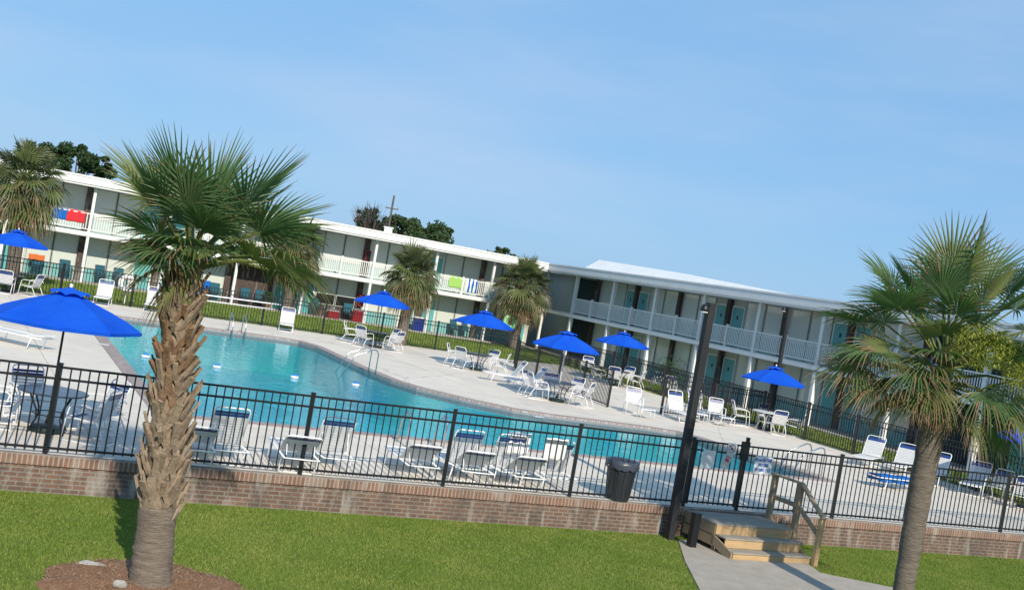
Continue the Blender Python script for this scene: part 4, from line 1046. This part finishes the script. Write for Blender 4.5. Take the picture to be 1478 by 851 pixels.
tset(803, 579, 'blue umbrella nearest the pool in the middle of the photo', 'round dark table under the middle umbrella nearest the pool',
     [(-.75, -.25, 'white strap chair, back to camera, left of the middle umbrella pole', 0), (-.95, .45, 'white strap chair half hidden left of the middle umbrella table', 0), (.85, -.35, 'white strap chair at the right near side of the middle umbrella table', 0),
      (.5, .55, 'white strap chair right behind the middle umbrella table', 0), (-.2, .95, 'white strap chair straight behind the middle umbrella table', 0)], 0, 20, True)
tset(888, 556, 'blue umbrella standing behind the inner fence, just left of the lamp pole', 'round dark table inside the fenced far deck',
     [(-.95, -.3, 'white strap chair left of the table inside the fenced far deck', 0), (-.2, -.95, 'white strap chair in front of the table inside the fenced far deck', 0), (.9, -.3, 'white strap chair right of the table inside the fenced far deck', 0),
      (.5, .8, 'white strap chair behind the table inside the fenced far deck', 0)], 0, 0)
tset(1104, 620, 'blue umbrella right of the thick lamp pole', 'round white table under the umbrella right of the lamp pole',
     [(-1.05, .0, 'white strap chair in side view, facing right at the white table', 0), (.15, -.95, 'white strap chair, back to camera, in front of the white table', 0), (1.0, -.5, 'white strap chair facing left at the right side of the white table', 0),
      (.1, .75, 'white strap chair behind the white table', 0)], -.05, 8, False, True)
# umbrella at the right edge
p = AY(1500, 628, 34.5); place('umb', (p.x, p.y, 0), .3, 'blue umbrella cut off by the right edge', 'blue pool umbrellas', 'umbrella', (0, False), lambda: make_umbrella(0, False))
# loungers --------------------------------------------------------------
FD = (FN.x, FN.y)
for px, py, lab in ((325, 674, 'white lounger seen from behind just right of the big palm trunk'), (481, 684, 'white lounger seen from behind, just right of the first fence post past the palm'),
                    (671, 697, 'white lounger seen from behind, left of the two with towels'), (733, 702, 'white lounger seen from behind with the left white towel'), (803, 710, 'white lounger seen from behind with the right white towel')):
    lounger(px, py, FD, lab, 62, world=G(px, py)+FN*.75)
for px, py, lab in ((286, 676, 'low reclined white lounger between the big palm trunk and the first upright lounger'), (437, 688, 'low reclined white lounger at the first fence post right of the palm'), (612, 697, 'low reclined white lounger standing alone left of the third fence post past the palm'),
                    (690, 705, 'low reclined white lounger left of the one with the left white towel'), (765, 712, 'low reclined white lounger between the two loungers with towels')):
    lounger(px, py, (FN.x*1.0+.12, FN.y), lab, 30, world=G(px, py)+FN*.85)
def drape(name, label, loc, rz, w, front, back, m, top, cat='towel', grp=None, stripes=None, wav=.02, lean=(0, 0)):
    mb = MB(); K = 12; prof = []
    for i in range(9): prof.append((-.03, top-front*(1-i/8)))
    prof += [(-.015, top+.018), (.015, top+.018)]
    for i in range(9): prof.append((.03, top-back*(i/8)))
    vs = []
    for k in range(K+1):
        x = -w/2+w*k/K
        for (y, z) in prof:
            dep = max(0, top-z); vs.append((x+.015*math.sin(z*9+k), y+wav*math.sin(k*1.3+z*2)*min(1, dep*3)+lean[1]*dep, z-.01*math.sin(k*.9)))
    P_ = len(prof); mids = []
    for k in range(K):
        for i in range(P_-1):
            mb.add([], []); a = k*P_+i; mb.f.append((a, a+P_, a+P_+1, a+1)); mb.m.append((1 if stripes and (k//2) % 2 else 0))
    mb.v = vs
    o = mb.build(name, [m, stripes] if stripes else m, smooth=True); o.location = loc; o.rotation_euler.z = rz
    s = o.modifiers.new('cloth', 'SOLIDIFY'); s.thickness = .006
    return tag(o, label, cat, grp)
for (px, py, lab) in ((741, 702, 'white towel hung over the headrest of the fourth lounger'), (794, 710, 'white towel hung over the headrest of the lounger left of the bin')):
    p = G(px, py)+FN*(.75-.30-.38)
    p = G(px, py)+FN*.09; drape('towel', lab, (p.x, p.y, 0), FA, .5, .03, .42, M_towelwhite, 1.06, grp='white towels on the loungers')
toP = Vector((.45, -.89))
lounger(147, 439, (.25, -.97), 'white lounger facing the pool, left of the life ring', 66)
lounger(219, 449, (.25, -.97), 'white lounger facing the pool, right of the life ring', 66)
lounger(412, 477, (.2, -.98), 'white lounger facing the pool above its curved corner', 66)
lounger(22, 497, (-.95, .3), 'white lounger lying flat on the deck behind the nearest umbrella', 6)
lounger(728, 552, (-.97, -.25), 'white reclined lounger pointing left beside the middle umbrella set', 55)
lounger(757, 561, (-.95, -.3), 'second reclined lounger tucked between the first and the middle umbrella', 55)
lounger(979, 606, (.35, -.94), 'white lounger facing the pool just left of the lamp pole', 66)
lounger(1003, 605, (.35, -.94), 'white lounger partly hidden by the lamp pole', 66, world=G(1000, 603)+Vector((.3, .6, 0)))
chair(912, 597, (0, 0), 'white strap chair facing the pool with an ottoman in front of the inner fence', 10)
p = G(931, 604); place('ottoman', p, .2, 'white strap ottoman with blue bands beside the chair at the inner fence', 'strap ottomans', 'ottoman', None, make_ottoman)
chair(1031, 611, (3, 0), 'white strap chair facing the camera right of the lamp pole', 8)
p = G(1047, 616); place('ottoman', p, .1, 'white strap ottoman right of the lamp pole', 'strap ottomans', 'ottoman', None, make_ottoman)
p = G(1008, 610); place('ottoman', p, .1, 'white strap ottoman at the foot of the lamp pole view, behind it', 'strap ottomans', 'ottoman', None, make_ottoman)
# right side loungers
for px, py, lab in ((1251, 672, 'white lounger facing left near the right fence, left of the right palm trunk'), (1298, 684, 'white lounger half hidden behind the right palm trunk'), (1345, 697, 'white lounger just right of the right palm trunk'), (1404, 712, 'white lounger second to the right of the right palm trunk')):
    lounger(px, py, (-.55, -.83), lab, 58)
lounger(1290, 705, (-.9, -.4), 'low flat lounger covered by a blue towel left of the right palm trunk', 6)
p = G(1290, 705); q = drape('towel', 'bright blue towel heaped on the flat lounger left of the right trunk', (p.x-.2, p.y-.1, 0), R(24), 1.2, .18, .18, M_towelblue, .38, grp='coloured towels'); q.scale = (1, 8, 1)
chair(1437, 722, (0, 20), 'white strap chair with blue bands near the right edge of the photo', 0)
chair(1470, 735, (0, 20), 'white strap chair at the very right edge of the photo', 10)
chair(845, 541, (2, 40), 'white strap chair at the left end inside the fenced far deck', 0)
chair(947, 566, (4, 40), 'white strap chair right of the umbrella inside the fenced far deck', 0)
chair(965, 572, (4, 40), 'white strap chair beside the shrub inside the fenced far deck', 10)

# ------------------------------------------------------------------ pool furniture
def rails(name, label, p, d, sep, h, reach, drop, cat='pool ladder', m=M_steel):
    t = empty(name, p, yaw(d)); tag(t, label, cat, 'pool handrails')
    for sx in (-1, 1):
        x = sx*sep/2
        MB().tube([(x, -.35, .0), (x, -.35, h*.85), (x, -.28, h), (x, -.15, h*1.02), (x, reach*.5, h*.7), (x, reach, -drop)], .022, 8).build('rail', m, t, smooth=True)
    return t
rails('pool_handrail', 'steel pool steps handrail pair at the diagonal far edge of the pool', G(512, 536)+Vector((.25, .2, 0)), (-.85, -.5), .62, .85, 1.0, .35)
rails('pool_ladder', 'steel pool ladder at the far edge near the big palm trunk', G(340, 480)+Vector((.0, .25, 0)), (.49, -.87), .55, .75, .3, .5)
rails('pool_ladder', 'dark steel pool ladder at the near pool edge between two loungers', G(606, 640)+Vector((.0, -.3, 0)), (-.45, .89), .9, .75, .3, .5)
rails('pool_handrail', 'steel handrail at the sharp right end of the pool', G(1155, 681)+Vector((.2, .2, 0)), (-.9, -.44), .6, .8, .9, .3)
# skimmer lids / depth tiles on the coping
def onpool(px, py, lab, w=.3):
    p = G(px, py, .02); o = MB().box(-w/2, w/2, -.09, .09, 0, .006).build('depth_marker', M_concrete_tile); o.location = p; o.rotation_euler.z = .4
    tag(o, lab, 'depth marker', 'white markers on the pool edge')
onpool(777, 601, 'small white depth marker on the far pool edge below the middle umbrella'); onpool(150, 497, 'white depth marker on the pink brick edge at the left end of the pool')
for i, (px, py, lab) in enumerate(((313, 530, 'blue and white float in the water just right of the palm trunk'), (425, 545, 'blue and white float in the middle of the pool'), (513, 556, 'blue and white float near the steel handrail'), (210, 515, 'blue and white float left of the big palm trunk'))):
    p = G(px, py, -.11)
    t = empty('pool_float', p, i*.7); tag(t, lab, 'pool float', 'floats on the water')
    MB().lathe([(0, -.06), (.10, -.05), (.16, .02), (.15, .10), (.08, .16), (0, .17)], 14, cap=False).build('ball', M_float, t, smooth=True); t.scale = (.75, .75, .75)
    MB().lathe([(.162, .0), (.172, .03), (.168, .07), (.156, .09)], 14, cap=False).build('band', M_ring, t, smooth=True)
# life ring on fence
lr = AY(184, 409, 52.0)
t = empty('life_ring', lr, R(28)); tag(t, 'white life ring hanging on the far fence between two loungers', 'life ring')
MB().tube([(math.cos(i*math.pi/12)*.30, -.08, math.sin(i*math.pi/12)*  .30) for i in range(24)], .11, 10, closed=True).build('ring', M_ring, t, smooth=True)
b = MB()
for k in range(4):
    a = R(45+90*k); b.tube([(math.cos(a)*.30+math.cos(u)*.0, -.08+.09*math.sin(u), math.sin(a)*.30*1+.0) for u in (0, 1.5, 3, 4.5)], .02, 5)
b.tube([(math.cos(i*math.pi/12)*.41, -.08, math.sin(i*math.pi/12)*.41) for i in range(24)], .01, 4, closed=True); b.build('rope', M_ring, t)
MB().lathe([(.0, -.01), (.10, 0)], 12).build('holder', M_frame, t)
MB().tube([(0, .02, .0), (0, .02, -lr.z)], .03, 8).build('stand', M_whitemetal, t)
# long white pole on fence
pa = AY(285, 424, 51.2); pb = AY(404, 447, 54.3); pb.z = pa.z
t = empty('pool_pole', pa); tag(t, 'long white telescopic cleaning pole hung along the far fence', 'pool pole')
MB().tube([(0, 0, 0), pb-pa], .03, 8).build('shaft', M_whitemetal, t); MB().tube([(0, 0, -.25), Vector((0, 0, -.25))+(pb-pa)*.93], .02, 8).build('second_shaft', M_whitemetal, t)
pl = AY(289, 430, 51.0); t = empty('pole_stand', (pl.x, pl.y-.25, 0)); tag(t, 'thin leaning steel stand in front of the far fence right of the palm trunk', 'stand')
MB().tube([(0, 0, 0), (-.1, .05, 1.3)], .03, 8).build('leg', M_steel, t); MB().tube([(.25, 0, 0), (-.06, .05, 1.2)], .02, 8).build('brace', M_steel, t)

# bin
bp = G(905, 727)+FN*.40; t = empty('trash_can', (bp.x, bp.y, 0), .4); tag(t, 'black trash can with a grey liner behind the near fence', 'trash can')
prof = [(.235, 0), (.24, .03), (.30, .78)]
b = MB().lathe(prof, 28)
for k in range(14):
    a = 2*math.pi*k/14; b.beam((math.cos(a)*.242, math.sin(a)*.242, .06), (math.cos(a)*.30, math.sin(a)*.30, .74), .02, .02)
b.build('body', M_bin, t, smooth=False)
MB().tube([(math.cos(i*math.pi/14)*.315, math.sin(i*math.pi/14)*.315, .79) for i in range(28)], .022, 8, closed=True).build('rim', M_bin, t, smooth=True)
b = MB(); vs = []; rnd = random.Random(2); K = 36
for (r, z) in ((.24, .70), (.30, .82), (.335, .825), (.345, .74), (.335, .66)):
    for j in range(K): a = 2*math.pi*j/K; q = 1+rnd.uniform(-.02, .02); vs.append((math.cos(a)*r*q, math.sin(a)*r*q, z+(rnd.uniform(-.03, .02) if z < .7 else 0)))
b.add(vs, [(i*K+j, i*K+(j+1) % K, (i+1)*K+(j+1) % K, (i+1)*K+j) for i in range(4) for j in range(K)]); b.build('liner', M_liner, t, smooth=True)
MB().lathe([(.0, .69), (.24, .70)], 20, cap=False).build('waste', M_liner, t)
for sx in (-1, 1): MB().tube([(sx*.31, -.08, .70), (sx*.37, -.06, .70), (sx*.37, .06, .70), (sx*.31, .08, .70)], .014, 6).build('handle', M_bin, t)

# ------------------------------------------------------------------ balcony towels and porch things
def bl_pt(s, y, z):
    u = Vector((math.cos(BL_A), math.sin(BL_A), 0)); nn = Vector((-u.y, u.x, 0)); return BL_O+u*s+nn*y+Vector((0, 0, z))
def s_of(px, py, y=0):
    d = raydir(px, py); u = Vector((math.cos(BL_A), math.sin(BL_A), 0)); nn = Vector((-u.y, u.x, 0)); o = BL_O+nn*y
    t = o.dot(nn)/Vector((d.x, d.y, 0)).dot(nn); q = Vector((d.x, d.y, 0))*t; return (q-o).dot(u)
TG = 'towels on the left balcony rail'
for px, py, w, m, st, lab, dr in ((52, 300, 1.0, M_towelwhite, M_towelred, 'white and red striped towel on the balcony rail, leftmost', .7), (86, 306, .75, M_towelblue, None, 'bright blue towel on the balcony rail beside the red one', .6), (110, 310, .95, M_towelred, None, 'plain red towel on the balcony rail left of the big palm', .62),
                              (658, 405, .95, M_towelgreen, None, 'lime green towel on the balcony rail', .7), (681, 410, .8, M_towelwhite, M_towelblue, 'blue and white striped towel on the balcony rail beside the lime one', .85)):
    s = s_of(px, py); q = bl_pt(s, 0, 0)
    drape('towel', lab, q, BL_A, w, dr, .4, m, 3.785, grp=TG, stripes=st, wav=.01)
def porch_chair():
    t = empty('porch_chair'); w = .55
    f = MB()
    for sx in (-1, 1):
        x = sx*w/2; f.tube([(x, .25, 0), (x, .25, .62), (x, -.25, .62), (x, -.25, 0)], .02, 6); f.tube([(x, -.25, .4), (x, -.38, 1.0)], .02, 6)
    f.tube([(-w/2, -.38, 1.0), (w/2, -.38, 1.0)], .02, 6); f.tube([(-w/2, .25, .42), (w/2, .25, .42)], .02, 6); f.build('frame', M_slate, t)
    MB().box(-w/2, w/2, -.25, .25, .40, .43).build('seat', M_tealcloth, t); s = MB(); strap_rows(s, (0, -.26, .44), (0, -.38, .99), w, 1, 0, .02); s.build('backrest', M_tealcloth, t)
    return t
pcl = [(48, 402, 'teal porch chair under an orange towel, behind the far left table'), (92, 406, 'dark framed teal porch chair left of the first white column'), (146, 406, 'dark porch chair right of the first white column'), (172, 410, 'second dark porch chair right of the first white column'),
       (292, 434, 'porch chair with a blue towel seen right of the big palm trunk'), (308, 437, 'dark porch chair right of the blue towel chair'), (372, 446, 'porch chair beside the planter below the balcony'), (455, 458, 'porch chair in front of the dark open window'), (500, 468, 'porch chair beside the red cabinet at ground level'),
       (655, 490, 'navy looking porch chair right of the round headed palm'), (672, 493, 'porch chair left of the fence corner umbrella'), (352, 443, 'porch chair between the wall lights, left of the planter')]
for px, py, lab in pcl:
    s = s_of(px, py, .7); q = bl_pt(s, .7, .02)
    place('porch', q, BL_A+math.pi+R(random.uniform(-25, 25)), lab, 'porch chairs', 'chair', None, porch_chair)
s = s_of(48, 402, .7); q = bl_pt(s, .92, .02); drape('towel', 'orange towel over the back of the far left porch chair', (q.x, q.y, q.z), BL_A, .8, .28, .3, M_orange, 1.06, grp='coloured towels')
s = s_of(292, 430, .7); q = bl_pt(s, .92, .02); drape('towel', 'blue towel over a porch chair right of the big palm trunk', (q.x, q.y, q.z), BL_A, .7, .45, .3, M_towelblue, 1.06, grp='coloured towels')
def cooler(label, px, py, m, w=.7, h=.45):
    s = s_of(px, py, .5); q = bl_pt(s, .5, .02); t = empty('cooler', q, BL_A); tag(t, label, 'cooler', 'coolers on the porch')
    MB().box(-w/2, w/2, -.2, .2, 0, h).build('body', m, t, bevel=.03); MB().box(-w/2-.01, w/2+.01, -.21, .21, h+.002, h+.07).build('lid', M_ring, t, bevel=.02)
    MB().tube([(-w/2-.02, 0, h-.08), (-w/2-.06, 0, h-.02), (-w/2-.02, 0, h+.03)], .015, 5).build('handle', M_ring, t)
cooler('red cooler on the porch in front of the dark window', 478, 464, M_redp); cooler('navy cooler on the porch beside the round headed palm', 603, 482, M_navy, .9, .8); cooler('second red cooler near the first umbrella table', 512, 472, M_redp, .6, .7)
def cabinet(label, px, py, lev):
    s = s_of(px, py, 1.4); z = .95 if lev == 0 else 3.7; q = bl_pt(s, 1.28, z); t = empty('extinguisher_cabinet', q, BL_A); tag(t, label, 'fire cabinet', 'red fire cabinets')
    MB().box(-.17, .17, -.1, .09, 0, .75).build('box', M_redp, t, bevel=.01); MB().box(-.12, .12, -.11, -.102, .1, .65).build('window', M_dark, t)
cabinet('red fire extinguisher cabinet on the upper pier by the balcony', 529, 372, 1); cabinet('red fire extinguisher cabinet on the ground floor pier below the other', 519, 438, 0)
# green ring on the porch near the corner
q = AY(737, 464, 72); t = empty('swim_ring', q, BL_A); tag(t, 'lime green inflatable swim ring hanging at the corner of the wings', 'swim ring')
MB().tube([(math.cos(i*math.pi/12)*.38, 0, math.sin(i*math.pi/12)*.38) for i in range(24)], .16, 10, closed=True).build('tube', M_lime, t, smooth=True); MB().tube([(0, 0, .5), (0, .0, .75)], .01, 5).build('hook', M_frame, t)
# picnic style table on the porch right of the palm trunk and planter
def planter(label, px, py, sz=.5, seed=1, pos=None):
    q = pos or bl_pt(s_of(px, py, .1), .1, .02); t = empty('planter', q); tag(t, label, 'plant', 'shrubs by the wings')
    MB().lathe([(.16, 0), (.24, .32), (.26, .34), (.2, .35)], 14).build('pot', M_boot2, t)
    mb = MB(); rnd = random.Random(seed)
    for i in range(500):
        d = Vector((rnd.gauss(0, 1), rnd.gauss(0, 1), rnd.gauss(0, 1))).normalized()*rnd.random()**.5*sz; p = Vector((d.x, d.y, .35+sz*.8+d.z)); s2 = .07
        u = Vector((rnd.gauss(0, 1), rnd.gauss(0, 1), rnd.gauss(0, 1))).normalized(); w = u.orthogonal().normalized(); mb.add([p-u*s2, p+w*s2*.5, p+u*s2, p-w*s2*.5], [(0, 1, 2, 3)])
    mb.build('foliage', M_tree2, t)
planter('potted green plant on the porch left of the teal door', 384, 447, .4, 2)
planter('dark green shrub behind the fence just left of the lamp pole', 0, 0, .9, 3, pos=Vector((8.2, 55.0, 0)))

# ------------------------------------------------------------------ world and sun
SUN_AZ = Vector((.33, -.944)).normalized(); EL = R(33)
w = bpy.data.worlds.new('World'); sc.world = w; w.use_nodes = True
nt = w.node_tree; N = nt.nodes; L = nt.links; bg = N['Background']
sky = N.new('ShaderNodeTexSky'); sky.sky_type = 'NISHITA'; sky.sun_disc = False; sky.sun_elevation = EL
sky.sun_rotation = math.atan2(SUN_AZ.x, SUN_AZ.y)
sky.air_density = 1.0; sky.dust_density = .6; sky.ozone_density = 4.0; sky.altitude = 0
tc = N.new('ShaderNodeTexCoord')
mp = N.new('ShaderNodeMapping'); mp.inputs['Scale'].default_value = (1.2, 1.2, 5); mp.inputs['Rotation'].default_value = (0, .25, .3); L.new(tc.outputs['Generated'], mp.inputs[0])
nz = N.new('ShaderNodeTexNoise'); nz.inputs['Scale'].default_value = 1.6; nz.inputs['Detail'].default_value = 7; nz.inputs['Roughness'].default_value = .55; L.new(mp.outputs[0], nz.inputs['Vector'])
mr = N.new('ShaderNodeMapRange'); mr.inputs[1].default_value = .46; mr.inputs[2].default_value = .75; mr.inputs[4].default_value = .34; L.new(nz.outputs['Fac'], mr.inputs[0])
hz = N.new('ShaderNodeMix'); hz.data_type = 'RGBA'; hz.inputs[0].default_value = .85; hz.inputs[7].default_value = (1.25, 2.5, 4.15, 1); L.new(sky.outputs[0], hz.inputs[6])
mx = N.new('ShaderNodeMix'); mx.data_type = 'RGBA'; mx.inputs[7].default_value = (3.3, 3.7, 4.6, 1)
L.new(hz.outputs[2], mx.inputs[6]); L.new(mr.outputs[0], mx.inputs[0]); L.new(mx.outputs[2], bg.inputs[0])
bg.inputs[1].default_value = .125
sl = bpy.data.lights.new('sun', 'SUN'); sl.energy = 3.3; sl.angle = R(.6); sl.color = (1, .91, .77)
so = bpy.data.objects.new('sun', sl); col.objects.link(so)
sd = Vector((SUN_AZ.x*math.cos(EL), SUN_AZ.y*math.cos(EL), math.sin(EL))); so.rotation_euler = sd.to_track_quat('Z', 'Y').to_euler()
sc.view_settings.view_transform = 'Standard'; sc.view_settings.look = 'None'; sc.view_settings.gamma = 1; sc.view_settings.exposure = .6
sc.render.engine = 'CYCLES'
sc.cycles.transparent_max_bounces = 8
